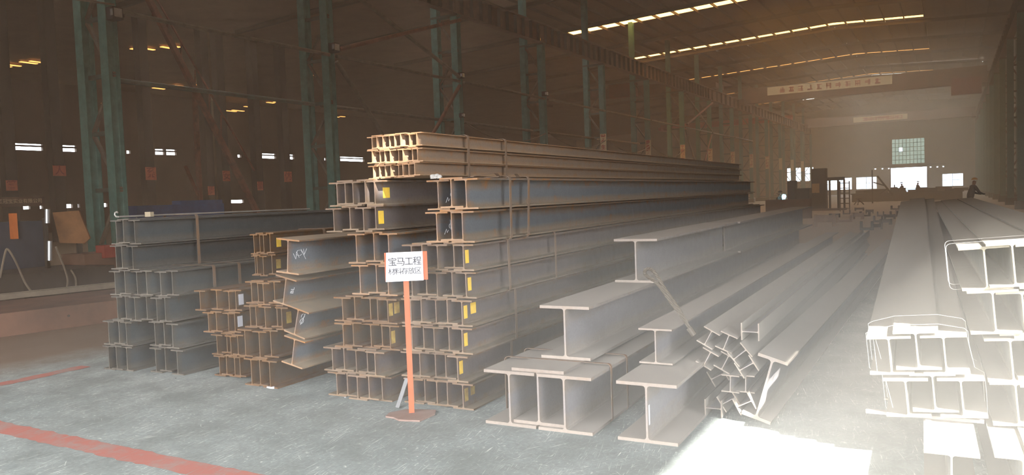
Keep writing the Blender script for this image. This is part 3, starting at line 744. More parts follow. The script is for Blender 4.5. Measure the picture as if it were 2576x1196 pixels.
#==================================================================== strapping round the bundles
def loop_pts(e0, e1, z0, z1, r=.025):
    pts = []
    for (cx, cz, a0) in ((e1 - r, z0 + r, -90), (e1 - r, z1 - r, 0), (e0 + r, z1 - r, 90), (e0 + r, z0 + r, 180)):
        for t in range(4):
            a = math.radians(a0 + 30 * t); pts.append((cx + r * math.cos(a), cz + r * math.sin(a)))
    return pts
def strap(a, e0, e1, z0, z1, label, w=.034, mat=None, roll=0.0, pivot=None, skew=0.0, pts=None):
    pts = pts or loop_pts(e0 - .005, e1 + .005, z0 - .004, z1 + .005)
    if pivot:
        c, s_ = math.cos(roll), math.sin(roll)
        pts = [(pivot[0] + (x - pivot[0]) * c + (y - pivot[1]) * s_, pivot[1] - (x - pivot[0]) * s_ + (y - pivot[1]) * c) for x, y in pts]
    o0 = P(e0, a, z0); n = len(pts); m = MB(); v = []
    cx, cz = sum(p[0] for p in pts) / n, sum(p[1] for p in pts) / n
    for k in range(4):
        da = (-w / 2, w / 2, w / 2, -w / 2)[k]; off = (0, 0, .003, .003)[k]
        for (x, y) in pts:
            l = math.hypot(x - cx, y - cz); fx, fy = (x - cx) / l, (y - cz) / l
            v.append(P(x + fx * off, a + da + skew * (y - z0), y + fy * off) - o0)
    f = []
    for k in range(4):
        for i in range(n): f.append((k * n + i, k * n + (i + 1) % n, ((k + 1) % 4) * n + (i + 1) % n, ((k + 1) % 4) * n + i))
    m.poly(v, f); o = m.build('steel_strap', mat or band_m, None, o0)
    return tag(o, label, 'strap', 'bands and wires round the bundles')
def sa(px, py, e): return at_e(px, py, e).dot(AX)
strap(sa(497, 590, -6.79), -7.29, -6.79, 4 * R, 6 * R + .012, 'dark steel strap round the top of the outermost dark stack')
strap(sa(538, 690, -6.29), -7.27, -6.29, 2 * R, 4 * R + .008, 'dark strap round the wide rows of the outermost stack, first')
strap(sa(602, 690, -6.29), -7.27, -6.29, 2 * R, 4 * R + .008, 'dark strap round the wide rows of the outermost stack, second')
strap(sa(815, 590, -5.515), -5.86, -5.515, .925, 1.346, 'rusty strap round the tagged bundle behind the askew beams')
strap(sa(1178, 400, -3.42), -3.96, -3.42, 1.788, 2.143, 'wide strap round the sunlit slim bundle, nearer its end')
strap(sa(1272, 400, -3.42), -3.96, -3.42, 1.788, 2.143, 'wide strap round the sunlit slim bundle, second one')
strap(sa(1283, 530, -2.905), -3.375, -2.905, 1.276, 1.767, 'orange strap round the two big blue-grey rows', skew=.02)
strap(sa(1326, 530, -2.905), -3.36, -2.905, 1.276, 1.767, 'dark strap round the two big blue-grey rows', skew=.08)
strap(sa(1281, 680, -2.95), -3.62, -2.95, .854, 1.277, 'strap round the fifth and sixth row, nearer the ends', skew=-.03)
strap(sa(1397, 660, -2.95), -3.62, -2.95, .854, 1.277, 'strap round the fifth and sixth row, farther along')
strap(sa(1297, 800, -2.995), -3.65, -2.995, .428, .851, 'strap round the third and fourth row')
strap(sa(1286, 890, -3.04), -3.69, -3.04, .002, .425, 'strap round the two lowest rows of the yellow-tagged stack')
strap(sa(1536, 940, -1.945), -2.775, -1.945, .0045, .408, 'strap round the three big floor beams, nearer', w=.03)
strap(sa(1575, 900, -1.945), -2.775, -1.945, .0045, .408, 'strap round the three big floor beams, farther', w=.03)
for i, (a, t) in enumerate(((5.03, 'nearer its end'), (5.28, 'set further back'))):
    dz = .0 if i == 0 else .017
    hug = [(.31, .27), (.314, .40), (.312, .50), (.268, .53), (.252, .66), (.252, .735 + dz), (.235, .752 + dz), (.11, .780 + dz), (-.12, .780 + dz), (-.245, .752 + dz), (-.272, .738 + dz), (-.27, .53), (-.206, .49), (-.204, .30), (-.19, .268)]
    strap(a, -.27, .25, .283, .758, 'thin bright wire round the sunlit bundle, ' + t, .006, wire_m, RO, pv, pts=hug)
    strap(a + .02, .195, .845, 1.018, 1.27, 'thin bright wire round the tall edge stack, ' + t, .006, wire_m, RO, (.5, .26))
for i, (p0, p1) in enumerate(((1190, 1258), (1252, 1306))):
    a0, a1 = sa(p0, 446, -2.96), sa(p1, 446, -2.96); m = MB()
    prof = [(a0, 1.7690), (a0 + (a1 - a0) * .8, 1.797), (a0 + (a1 - a0) * .9, 1.796), (a1, 1.772)]
    o0 = P(-2.97, a0, 1.7690)
    for (aa_, za), (ab_, zb) in zip(prof[:-1], prof[1:]): m.bar(P(-2.97, aa_, za) - o0, P(-2.97, ab_, zb) - o0, .032, .003)
    tag(m.build('loose_strap', band_m, None, o0), ['loose strap end humping up on the blue-grey top row, nearer', 'loose strap end humping up on the blue-grey top row, farther'][i], 'strap', 'loose strap ends')
# loose wire tails on the sunlit bundle
for i, (e, z, d) in enumerate(((-.262, .70, .2), (-.25, .70, .11), (-.2, .47, .16))):
    q = P(e, 4.93, z)
    o = MB().tube([Vector((.004 * k * (1 + i * .4), -.01, -d * k / 5)) for k in range(6)], .0018, 5).build('wire_tail', wire_m, None, q)
    tag(o, ['long bent wire tail hanging from the sunlit bundle', 'short wire tail beside the long bent one', 'wire tail hanging from the lower row of the sunlit bundle'][i], 'wire')

# chalk marks and letters on webs
def chalk_strokes(par, strokes, tw, dz=0.0):
    m = MB()
    for st in strokes:
        for p, q in zip(st[:-1], st[1:]):
            m.bar((tw / 2 + .0012, p[0], p[1] + dz), (tw / 2 + .0012, q[0], q[1] + dz), .0016, .0034, up=(1, 0, 0))
    m.build('chalk_mark', chalk, par)
def arcpts(cy, cz, r, a0, a1, n=8, sy=1.0): return [(cy + sy * r * math.cos(math.radians(a0 + (a1 - a0) * i / n)), cz + r * math.sin(math.radians(a0 + (a1 - a0) * i / n))) for i in range(n + 1)]
chalk_strokes(s4[3], [[(.06, .02), (.09, -.03), (.10, .03), (.13, -.02)], arcpts(.13, .02, .025, 0, 330, sy=1.4), [(.15, .05), (.21, -.04)], [(.18, .05), (.19, .0), (.22, .05)]], .0075)
for b, y, s in ((s4[2], .09, .055), (s4[0], .02, .0)):
    if s:
        t = text_mesh('BL', s, chalk, 'chalk_letters', b, (.0045, y, -.005), (math.pi / 2, 0, math.pi / 2)); t.rotation_euler = (math.pi, -math.pi / 2, 0); t.rotation_euler = (math.radians(90), math.radians(-80), math.radians(90))
chalk_strokes(s4[1], [arcpts(.06, .0, .022, 0, 360), arcpts(.065, .045, .02, 200, -120), [(.05, -.03), (.09, .06)]], .0075)
for b, y in ((six[0], .10), (six[3], .10)):
    chalk_strokes(b, [[(y, -.06), (y + .03, -.02), (y + .04, -.05), (y + .06, -.03)], arcpts(y + .09, .0, .018, 90, 400), [(y + .09, .05), (y + .1, -.03)]], .0075)

#==================================================================== sign stand and small things on the floor
pb = at_z(1036, 1043, 0.0); st = empty('sign_stand', pb, 0)
poly = [at_z(x, y, 0.0) - pb for x, y in ((970, 1052), (980, 1043), (1026, 1034), (1097, 1036), (1094, 1046), (1056, 1063), (1003, 1061), (990, 1055))]
MB().prism([(p.x, p.y) for p in poly], (0, 0, .0), (0, 0, .012)) if False else None
mb = MB(); n = len(poly)
mb.poly([(p.x, p.y, 0.002) for p in poly] + [(p.x, p.y, .014) for p in poly], [tuple(range(n - 1, -1, -1)), tuple(range(n, 2 * n))] + [(i, (i + 1) % n, n + (i + 1) % n, n + i) for i in range(n)])
mb.build('base_plate', plain('rusty_plate', rgb(136, 116, 108), .85, c2=rgb(120, 96, 84)), st)
dep = (pb - EYEP).dot(FW); ptop = at_y(1022, 670, pb.y)
hh = ptop.z
fy = math.atan2(-(pb.x), pb.y)           # turn the board to face where people come in
bw, bh = 105 * dep / FPX, 71 * dep / FPX
pr_ = empty('sign_tmp', (0, 0, 0)); bpy.data.objects.remove(pr_)
MB().box((-.02, -.012, .012), (.02, .012, hh + .06)).build('post', orange_p, st).rotation_euler = (0, 0, fy)
bd = MB().box((-bw / 2, -.02, hh - bh / 2), (bw / 2, -.0125, hh + bh / 2)).build('board', orange_p, st); bd.rotation_euler = (0, 0, fy); bd.location = ((ptop - pb).x * .9, 0, 0)
pw = 89 * dep / FPX
mb = MB(); N = 10
pts = []
for j in range(N + 1):
    for i in range(N + 1):
        u, v = i / N, j / N
        wv = .0025 * math.sin(7 * u + 3 * v) * math.sin(5 * v + 2 * u)
        pts.append((-bw / 2 + .015 + (pw) * u - .012 * v * (1 - u), -.0255 + wv, hh + bh * .505 - bh * 1.02 * v))
mb.poly(pts, [(j * (N + 1) + i, (j + 1) * (N + 1) + i, (j + 1) * (N + 1) + i + 1, j * (N + 1) + i + 1) for j in range(N) for i in range(N)])
pp = mb.build('paper_sheet', white_p, bd); pp['label'] = 'white paper sheet with two lines of black characters'
cxp = -bw / 2 + .012 + pw / 2
for ch_i, ch in enumerate('宝马工程'): text_mesh(ch, .068, ink, 'lettering', bd, (cxp - .088 + .0605 * ch_i, -.0295, hh + .034), (math.pi / 2, 0, 0), bold=.0)
for ch_i, ch in enumerate('材料存放区'): text_mesh(ch, .054, ink, 'lettering', bd, (cxp - .096 + .0485 * ch_i, -.0295, hh - .037), (math.pi / 2, 0, 0), bold=-.0002)
tag(st, 'orange sign stand with a white paper notice on a rusty plate foot', 'sign')
q = at_z(1000, 1028, 0); t_ = at_a(1024, 953, q.dot(AX) + .12)
o = MB().bar((0, 0, .004), t_ - q, .035, .008, up=(0, 1, 0)).build('flat_bar', plain('grey_flat', rgb(112, 112, 112), .6), None, q); tag(o, 'short grey flat bar leaning on the stack behind the sign stand', 'scrap bar')
def chip(px, py, w, mat, label, cat='scrap', z=0.0, name='paper_scrap'):
    p = at_z(px, py, z); rr = random.Random(px)
    m = MB(); n = 7; top = [(w * math.cos(k * 6.28 / n) * rr.uniform(.6, 1), w * .45 * math.sin(k * 6.28 / n) * rr.uniform(.6, 1)) for k in range(n)]
    m.poly([(x, y, .001) for x, y in top] + [(x * .9, y * .9, w * .22) for x, y in top], [tuple(range(n - 1, -1, -1)), tuple(range(n, 2 * n))] + [(i, (i + 1) % n, n + (i + 1) % n, n + i) for i in range(n)])
    return tag(m.build(name, mat, None, p), label, cat)
chip(683, 977, .06, white_p, 'flat white scrap on the floor before the rusty stack')
chip(893, 1003, .03, white_p, 'white crumb of paper at the foot of the stack behind the sign')
chip(868, 1001, .014, white_p, 'tiny white chip beside the crumb of paper')
chip(442, 953, .012, dark_m, 'small dark pebble on the floor before the dark stacks', name='pebble')
# crumpled white rag on the stack
p = P(-3.30, 5.0, 1.767); bm = bmesh.new(); bmesh.ops.create_icosphere(bm, subdivisions=3, radius=.03)
rr = random.Random(3)
for v in bm.verts:
    f = 1 + .35 * math.sin(v.co.x * 160 + 1) * math.sin(v.co.y * 190) + rr.uniform(-.12, .12); v.co = Vector((v.co.x * f * 1.7, v.co.y * f, max(v.co.z * f * .7, -.012) + .012))
me = bpy.data.meshes.new('crumpled_rag'); bm.to_mesh(me); bm.free(); tag(link('crumpled_rag', me, plain('rag', rgb(160, 156, 150), .95), None, p), 'crumpled white rag lying on the blue-grey top row', 'rag')
# hooked rod and carton on the dark stack
q = P(-7.13, 5.02, 6 * R + .024)
m = MB().tube([AX * .0 + EX * .0 + Vector((0, 0, 0))] + [AX * (.25 * k) for k in range(1, 12)], .009, 8)
m.tube([AX * 0 + Vector((0, 0, .0)), EX * -.03 + Vector((0, 0, .002)), EX * -.05 + Vector((0, 0, .02)), EX * -.045 + Vector((0, 0, .042)), EX * -.02 + Vector((0, 0, .05)), EX * -.005 + Vector((0, 0, .042))], .008, 8)
tag(m.build('hooked_rod', wire_m, None, q), 'pale hooked steel rod lying along the top of the outermost dark stack', 'rod')
q = P(-7.03, 5.3, 6 * R + .012); tag(MB().box((-.045, -.02, 0), (.045, .02, .05)).build('carton', plain('carton_board', rgb(150, 136, 112), .9), None, q), 'small pale carton beside the hooked rod', 'box')

# wire rope sling over the medium beam
b0 = at_z(1738, 836, .66); aa = b0.dot(AX) + .03
ctl = [(1742, 838), (1728, 815), (1712, 792), (1693, 768), (1672, 738), (1652, 712), (1634, 700), (1623, 690), (1624, 680), (1634, 677), (1645, 684), (1657, 701), (1672, 726), (1690, 752), (1706, 776), (1722, 802), (1734, 826)]
pts = [at_a(x, y, aa + .02 * math.sin(i)) for i, (x, y) in enumerate(ctl)]
# smooth
def smooth(pts, n=4):
    out = []
    for i in range(len(pts) - 1):
        p0, p1, p2, p3 = pts[max(i - 1, 0)], pts[i], pts[i + 1], pts[min(i + 2, len(pts) - 1)]
        for k in range(n):
            t = k / n; out.append(.5 * ((2 * p1) + (p2 - p0) * t + (2 * p0 - 5 * p1 + 4 * p2 - p3) * t * t + (3 * p1 - p0 - 3 * p2 + p3) * t ** 3))
    return out + [pts[-1]]
sp = smooth([x - pts[0] for x in pts])
root = empty('rope_sling', pts[0])
m = MB()
for ph in range(3):
    hp = []
    for i, pnt in enumerate(sp):
        d = (sp[min(i + 1, len(sp) - 1)] - sp[max(i - 1, 0)]).normalized(); x = d.cross(AX).normalized(); u = AX
        an = i * 1.1 + ph * 2.094; hp.append(pnt + x * .006 * math.cos(an) + u * .006 * math.sin(an))
    m.tube(hp, .0075, 6)
m.build('rope', rope_m, root)
MB().rod(sp[-1] + AX * .01 + Vector((-.005, 0, .0)), sp[-1] + AX * .01 + Vector((.03, 0, -.05)), .02, 10).build('ferrule', rope_m, root)
tag(root, 'stiff wire rope sling looping up over the medium dusty beam', 'rope')

#==================================================================== neighbouring bay, left of the stacks
d = Vector((.29, 1.49, 0)).normalized(); nrm = Vector((-d.y, d.x, 0)); o0 = Vector((-10.95, 5.46, 0))
pl = empty('steel_platform', o0)
v = [d * -4 , d * 5, d * 5 + nrm * 1.75, d * -4 + nrm * 1.75]
MB().poly([(p.x, p.y, .0) for p in v] + [(p.x, p.y, .31) for p in v], [(3, 2, 1, 0), (4, 5, 6, 7), (0, 1, 5, 4), (1, 2, 6, 5), (2, 3, 7, 6), (3, 0, 4, 7)]).build('platform_body', brown_m, pl)
hp = at_a(180, 796, (o0 + d * .9).dot(AX)); hq = o0 + d * .85 - o0
MB().rod(hq - nrm * .004 + Vector((0, 0, .17)), hq + nrm * .01 + Vector((0, 0, .17)), .018, 12).build('bolt_hole', dark_m, pl)
tag(pl, 'long low brown steel platform on the floor beyond the red line', 'platform')
for i, off in enumerate((1.85, 2.05)):
    q = o0 + nrm * off
    o = MB().bar(d * -3 + Vector((0, 0, .36)), d * 6 + Vector((0, 0, .36)), .05, .08).box((0, 0, 0), (.03, .03, .34)).build('rail_bar', strut_m, None, q)
    tag(o, ['rail along the back of the brown platform, nearer one', 'rail along the back of the brown platform, farther one'][i], 'rail', 'rails behind the platform')
def quad_box(px0, px1, pyb, pyt, X, thick, name, mat, label, cat, grp=None):
    """a block standing or hanging where its face is seen, X metres across the hall"""
    a = at_x(px0, pyb, X); b = at_x(px1, pyb, X); c = at_x(px0, pyt, X)
    z0, z1 = (max(a.z, 0.0), c.z) if name in ('orange_post', 'machine_cabinet', 'blue_cover', 'red_box') else (0.0, c.z)
    o = MB().box((-thick, 0, 0), (0, b.y - a.y, z1 - z0)).build(name, mat, None, Vector((X, a.y, z0)))
    return tag(o, label, cat, grp)
quad_box(60, 292, 735, 690, -14.6, 1.6, 'machine_bed', dark_m, 'dark machine bed behind the brown platform', 'machine')
quad_box(215, 300, 690, 640, -15.4, .8, 'machine_cabinet', brown_m, 'brown machine cabinet on the far end of the dark machine bed', 'machine')
quad_box(0, 118, 690, 560, -16.5, .9, 'blue_machine', plain('navy_machine', rgb(44, 52, 62), .7), 'dark blue machine body beside the orange post', 'machine')
quad_box(264, 292, 650, 618, -15.3, .3, 'red_box', plain('red_dull', rgb(128, 52, 42), .8), 'dull red box beside the outermost dark stack', 'box')
X = -15.8; a = [at_x(x, y, X) for x, y in ((132, 535), (198, 530), (226, 600), (212, 613), (150, 612))]
o0_ = a[0]; mb = MB(); n = len(a)
mb.poly([p - o0_ for p in a] + [p - o0_ + Vector((-.12, .1, 0)) for p in a], [tuple(range(n)), tuple(range(2 * n - 1, n - 1, -1))] + [(i, (i + 1) % n, n + (i + 1) % n, n + i) for i in range(n)])
ch_ = mb.build('feed_chute', plain('ochre_plate', rgb(150, 104, 66), .8, c2=rgb(120, 86, 58)), None, o0_)
MB().box((-.1, .5, -o0_.z), (-.04, .6, -.2)).build('support_arm', dark_m, ch_)
tag(ch_, 'ochre slanting chute plate below the first lattice column', 'chute')
quad_box(34, 47, 602, 537, -16.38, .12, 'orange_post', plain('orange_dull', rgb(200, 108, 48), .7), 'stubby orange post in front of the machines', 'post')
for i, (x, y0, y1) in enumerate(((119, 562, 527), (125, 656, 607))):
    p, q = at_x(x, y0, -15.5), at_x(x, y1, -15.5)
    o = MB().rod((0, 0, 0), q - p, .045, 12).build('bright_cylinder', chrome, None, p)
    MB().box((-.12, -.03, -p.z), (-.04, .03, .1)).build('mount', dark_m, o); tag(o, ['upper bright hydraulic cylinder beside the ochre chute', 'lower bright hydraulic cylinder beside the ochre chute'][i], 'cylinder', 'bright cylinders')
for i, cs in enumerate((((0, 700), (12, 640), (20, 628), (40, 660), (62, 710), (82, 738)), ((140, 620), (160, 670), (170, 705), (165, 735)), ((178, 680), (190, 700), (192, 735)))):
    pp_ = [at_x(x, y, -14.3 - .05 * i) for x, y in cs]
    o = MB().tube(smooth([p - pp_[0] for p in pp_]), .018, 6).build('hose', strut_m, None, pp_[0]); tag(o, ['long hose arching up at the machines', 'hose hanging under the ochre chute', 'short hose by the machine bed'][i], 'hose', 'hoses')
quad_box(345, 565, 545, 518, -24.5, 1.2, 'blue_tank', blue_m, 'long blue tank beyond the dark stacks', 'tank')
quad_box(455, 560, 518, 505, -24.9, .5, 'blue_cover', blue_m, 'small blue cover on the far side of the blue tank', 'cover')
# dark columns of the next row with red signs
for i, px in enumerate((30, 150, 380, 532, 570, 655, 725)):
    y = at_x(px, 440, -44.68).y
    o = MB().box((-.3, -.3, 0), (.3, .3, roof_z(-45) - .05)).build('box_column', plain('dark_column', rgb(36, 31, 27), .9) if i == 0 else bpy.data.materials['dark_column'], None, (-45, y, 0))
    tag(o, 'dark plain column in the far row, %s from the outer edge' % ORD[i], 'column', 'dark columns of the far row')
for i, (px, py, w_, h_, ch) in enumerate(((30, 467, 24, 26, '管'), (150, 430, 28, 26, '人'), (380, 437, 24, 32, '系'), (532, 480, 15, 22, '质'), (570, 443, 17, 26, '安'), (655, 468, 13, 22, '量'), (725, 445, 18, 26, '体'))):
    p = at_x(px, py, -44.665); dpt = (p - EYEP).dot(FW); cosv = abs((p - EYEP).normalized().x)
    ww, hh_ = w_ * dpt / FPX / max(cosv, .5), h_ * dpt / FPX
    r = empty('red_sign', p); r.rotation_euler = (0, 0, math.pi / 2)
    MB().box((-ww / 2, 0, -hh_ / 2), (ww / 2, .03, hh_ / 2)).build('sign_board', redsign, r)
    text_mesh(ch, hh_ * .95, plain('red_ink', rgb(150, 46, 34), .8) if i == 0 else bpy.data.materials['red_ink'], 'lettering', r, (0, -.004, 0), (math.pi / 2, 0, 0), bold=.01)
    tag(r, 'square red sign %s' % ['at the outer edge above the company panel', 'half hidden by a brace near the first column', 'with a clear character between the first two columns', 'low on the wall, left of the boom foot', 'partly torn above the boom post', 'low on the wall beyond the boom', 'beside the second lattice column'][i], 'sign', 'red signs in the far bay')
p = at_x(50, 507, -44.63); r = empty('company_panel', p, math.pi / 2)
MB().box((-2.4, 0, -.28), (1.35, .06, .24)).build('panel_board', brown_m, r)
text_mesh('浙江冠宝实业有限公司', .262, cream, 'lettering', r, (-.1, -.006, 0), (math.pi / 2, 0, 0), bold=.001)
tag(r, 'brown panel with a pale company name in the far bay', 'sign')
# slanting lattice boom and its post
X = -27.0; g = [at_x(x, y, X) for x, y in ((368, -14), (668, 576))]; bq = g[1]
bo = empty('lattice_boom', bq)
MB().bar((0, 0, 0), g[0] - bq, .2, .2).build('main_chord', rust_m, bo)
t1, t2 = at_x(388, -14, X), at_x(640, 430, X)
MB().bar(t1 - bq, t2 - bq, .06, .06).build('upper_chord', rust_m, bo)
for i, (x, y0, y1) in enumerate(((384, 45, -10), (421, 92, 55), (456, 160, 105), (491, 226, 176), (527, 300, 232), (556, 355, 290))):
    MB().bar(at_x(x, y0, X) - bq, at_x(x, y1, X) - bq, .05, .05).build('lacing_bar', rust_m, bo)
tag(bo, 'rusty slanting lattice boom crossing the dark bay', 'boom')
g = [at_x(505, 545, X - .4), at_x(489, 222, X - .4)]; po = empty('boom_post', g[0])
MB().bar((0, 0, -g[0].z), g[1] - g[0], .16, .16).build('mast', rust_m, po)
MB().bar(at_x(466, 418, X - .4) - g[0], at_x(499, 492, X - .4) - g[0], .1, .1).build('knee_brace', rust_m, po)
tag(po, 'rusty upright mast with a knee brace under the boom', 'post')

#==================================================================== far end of the hall
def person(p, yaw, h, label, cloth, lean=0.0, arms='down', helmet=None, crouch=0.0):
    root = empty('person', p, yaw); k = h / 1.72
    hipz = .92 - crouch * .45
    J = {'pelvis': (0, 0, hipz), 'waist': (0, -lean * .25, hipz + .2), 'chest': (0, -lean * .7, hipz + .42), 'neck': (0, -lean, hipz + .56), 'head0': (0, -lean * 1.1 - .01, hipz + .64), 'head1': (0, -lean * 1.15 - .02, hipz + .78)}
    E_ = [('pelvis', 'waist'), ('waist', 'chest'), ('chest', 'neck'), ('neck', 'head0'), ('head0', 'head1')]
    Rr = {'pelvis': (.18, .14), 'waist': (.18, .14), 'chest': (.21, .15), 'neck': (.06, .06), 'head0': (.075, .085), 'head1': (.08, .095)}
    for s, sd in ((-1, 'l'), (1, 'r')):
        J['sh' + sd] = (s * .19, -lean * .85, hipz + .48)
        if arms == 'down': J['el' + sd] = (s * .25, -lean * .7, hipz + .2); J['wr' + sd] = (s * .25, -lean * .7 - .1, hipz - .04); J['ha' + sd] = (s * .24, -lean * .7 - .13, hipz - .14)
        else: J['el' + sd] = (s * .26, -lean - .12, hipz + .22); J['wr' + sd] = (s * .17, -lean - .34, hipz + .14); J['ha' + sd] = (s * .14, -lean - .43, hipz + .13)
        J['hip' + sd] = (s * .09, 0, hipz - .06); J['kn' + sd] = (s * .1, -.05 - crouch * .4, .49 - crouch * .02); J['an' + sd] = (s * .1, .02, .08); J['to' + sd] = (s * .11, -.16, .045)
        E_ += [('chest', 'sh' + sd), ('sh' + sd, 'el' + sd), ('el' + sd, 'wr' + sd), ('wr' + sd, 'ha' + sd), ('pelvis', 'hip' + sd), ('hip' + sd, 'kn' + sd), ('kn' + sd, 'an' + sd), ('an' + sd, 'to' + sd)]
        Rr.update({'sh' + sd: (.085,) * 2, 'el' + sd: (.06,) * 2, 'wr' + sd: (.036,) * 2, 'ha' + sd: (.03, .045), 'hip' + sd: (.095,) * 2, 'kn' + sd: (.065,) * 2, 'an' + sd: (.05,) * 2, 'to' + sd: (.04,) * 2})
    names = list(J); me = bpy.data.meshes.new('body'); me.from_pydata([Vector(J[n]) * k for n in names], [(names.index(a), names.index(b)) for a, b in E_], [])
    o = bpy.data.objects.new('body', me); COL.objects.link(o)
    md = o.modifiers.new('skin', 'SKIN'); sd_ = o.modifiers.new('sub', 'SUBSURF'); sd_.levels = sd_.render_levels = 2
    for i, n in enumerate(names):
        sv = me.skin_vertices[0].data[i]; sv.radius = (Rr[n][0] * k, Rr[n][1] * k); sv.use_root = (n == 'pelvis')
    dg = bpy.context.evaluated_depsgraph_get(); m2 = bpy.data.meshes.new_from_object(o.evaluated_get(dg)); bpy.data.objects.remove(o)
    m2.materials.clear(); m2.materials.append(cloth); m2.materials.append(skin_m)
    hz = (hipz + .57) * k
    for f in m2.polygons:
        f.use_smooth = True
        if f.center.z > hz: f.material_index = 1
    b = bpy.data.objects.new('body', m2); COL.objects.link(b); b.parent = root
    hc = Vector(J['head1']) * k
    bm = bmesh.new(); bmesh.ops.create_uvsphere(bm, u_segments=16, v_segments=10, radius=.115 * k)
    for v in list(bm.verts):
        if v.co.z < -.012 * k: bm.verts.remove(v)
    for v in bm.verts: v.co = Vector((v.co.x * 1.0, v.co.y * 1.18, v.co.z * .95))
    if helmet:
        r = bmesh.ops.create_circle(bm, cap_ends=True, segments=20, radius=.15 * k)
        for v in r['verts']: v.co = Vector((v.co.x * .95, v.co.y * 1.12 - .015, -.01 * k))
    mh = bpy.data.meshes.new('hat'); bm.to_mesh(mh); bm.free()
    for f in mh.polygons: f.use_smooth = True
    hobj = link('safety_helmet' if helmet else 'hair', mh, helmet or dark_m, root, hc + Vector((0, 0, .02)))
    # nose
    MB().poly([(-.014, -.09, -.03), (.014, -.09, -.03), (0, -.118, -.028), (0, -.09, .02)], [(0, 1, 2), (0, 2, 3), (1, 3, 2), (0, 3, 1)]).build('nose', skin_m, root, hc + Vector((0, 0, -.02)))
    return tag(root, label, 'person')
def on_floor(px, py_head, h, Y):
    p = at_y(px, 470, Y); return Vector((p.x, p.y, 0))
TY = at_z(2285, 506, 0).y
person(on_floor(2272, 0, 0, TY + 2.0), math.radians(-60), 1.66, 'person in dark clothes standing bent over the long work table', cloth_d, .12, 'work')
person(on_floor(2307, 0, 0, TY + 1.9), math.radians(70), 1.70, 'person in dark clothes facing the bent one at the work table', cloth_d, .06, 'work')
p = at_y(2250, 483, TY + .8)
bg_ = empty('tool_bag', (p.x, TY + .8, .82)); MB().prism([(-.33, 0), (.33, 0), (.37, .25), (.25, .5), (-.25, .5), (-.36, .25)], (0, -.1, 0), (0, .2, 0)).build('bag_body', cloth_d, bg_); MB().rod((0, .05, .5), (0, .05, .72), .06, 8).build('bag_neck', cloth_d, bg_)
tag(bg_, 'dark bottle-shaped bag standing on the work table before the gate', 'bag')
person(on_floor(2440, 0, 0, 40), math.radians(115), 1.66, 'worker in dark clothes with an orange safety helmet by the green columns', cloth_d, .16, 'work', helmet_m)
pw_ = at_y(1952, 505, 44)
person(Vector((pw_.x, 44, 0)), math.radians(80), 1.62, 'welder in brown clothes crouching behind the brown plate girder', cloth_b, .2, 'work', None, .6)
pa = at_y(1972, 495, 43.7); tr = empty('welding_torch', pa)
MB().rod((0, 0, 0), (-.4, .1, .18), .018, 8).build('handle', dark_m, tr)
bm = bmesh.new(); bmesh.ops.create_icosphere(bm, subdivisions=2, radius=.14)
for v in bm.verts: v.co *= random.uniform(.6, 1.1); v.co.z *= 1.25
me = bpy.data.meshes.new('arc'); bm.to_mesh(me); bm.free(); link('arc_flame', me, ARC, tr)
tag(tr, 'welding torch with a bright cyan arc', 'torch')
def fbox(px0, px1, pyb, pyt, Y, dep, name, mat, label, cat, grp=None):
    a, b, c = at_y(px0, pyb, Y), at_y(px1, pyb, Y), at_y((px0 + px1) / 2, pyt, Y)
    z0 = 0
    o = MB().box((0, 0, 0), (b.x - a.x, dep, c.z - z0)).build(name, mat, None, (a.x, Y, z0))
    return tag(o, label, cat, grp)
fbox(1926, 2040, 531, 502, 42, .35, 'plate_girder', brown_m, 'brown plate girder lying in front of the welder', 'girder')
fbox(1981, 2000, 500, 455, 46, .8, 'tool_cabinet', dark_m, 'tall dark cabinet behind the welding arc', 'cabinet')
fbox(2002, 2036, 500, 474, 46.5, .8, 'tool_cabinet', dark_m, 'low dark cabinet beside the tall one', 'cabinet')
# gantry machine with a notice
mc = at_z(2085, 530, 0); ga = empty('gantry_machine', mc)
Y = mc.y
def rel(px, py, Yy=None): return at_y(px, py, Yy or Y) - mc
a, b = rel(2042, 530), rel(2126, 527); t = rel(2042, 425)
tt = t.z
MB().box((a.x, 0, 0), (a.x + .9, .9, tt)).build('machine_column', dark_m, ga)
for x in (.3, .55, .8, .98): MB().box((a.x + (b.x - a.x) * x - .06, 0, 0), (a.x + (b.x - a.x) * x + .06, .12, tt * .72)).build('upright', dark_m, ga)
MB().box((a.x + .8, .0, tt * .7), (b.x, .15, tt * .78)).build('cross_beam', dark_m, ga)
MB().box((a.x, -.1, 0), (b.x, 1.1, .14)).build('machine_base', brown_m, ga)
c0, c1 = rel(2043, 486), rel(2061, 462)
nb = MB().box((c0.x, -.03, c0.z), (c1.x, -.005, c1.z)).build('notice', plain('ochre_notice', rgb(196, 156, 96), .8), ga); nb['label'] = 'ochre notice sheet'
tag(ga, 'dark gantry machine with an ochre notice beside the far stacks', 'machine')
lt = empty('ladder_frame', at_z(2112, 532, 0)); 
for s in (0, .55): MB().box((s, 0, 0), (s + .07, .07, 1.9)).build('stile', strut_m, lt)
for i in range(6): MB().box((0, .01, .15 + i * .32), (.62, .05, .2 + i * .32)).build('rung', strut_m, lt)
tag(lt, 'pale steel ladder frame standing against the gantry machine', 'ladder')
bp = at_z(2195, 512, 0); br = empty('braced_post', bp)
def r2(px, py): return at_y(px, py, bp.y) - bp
MB().bar((0, 0, 0), r2(2194, 428), .1).build('post', dark_m, br)
MB().bar(r2(2207, 443), r2(2246, 492), .14).build('brace', dark_m, br)
MB().bar(r2(2197, 459), r2(2228, 468), .1).build('tie', dark_m, br)
MB().bar(r2(2214, 488), r2(2230, 476), .09).build('short_brace', dark_m, br)
tag(br, 'dark steel post with slanting braces left of the far gate', 'post')
tb = at_z(2285, 506, 0); wt = empty('work_table', tb)
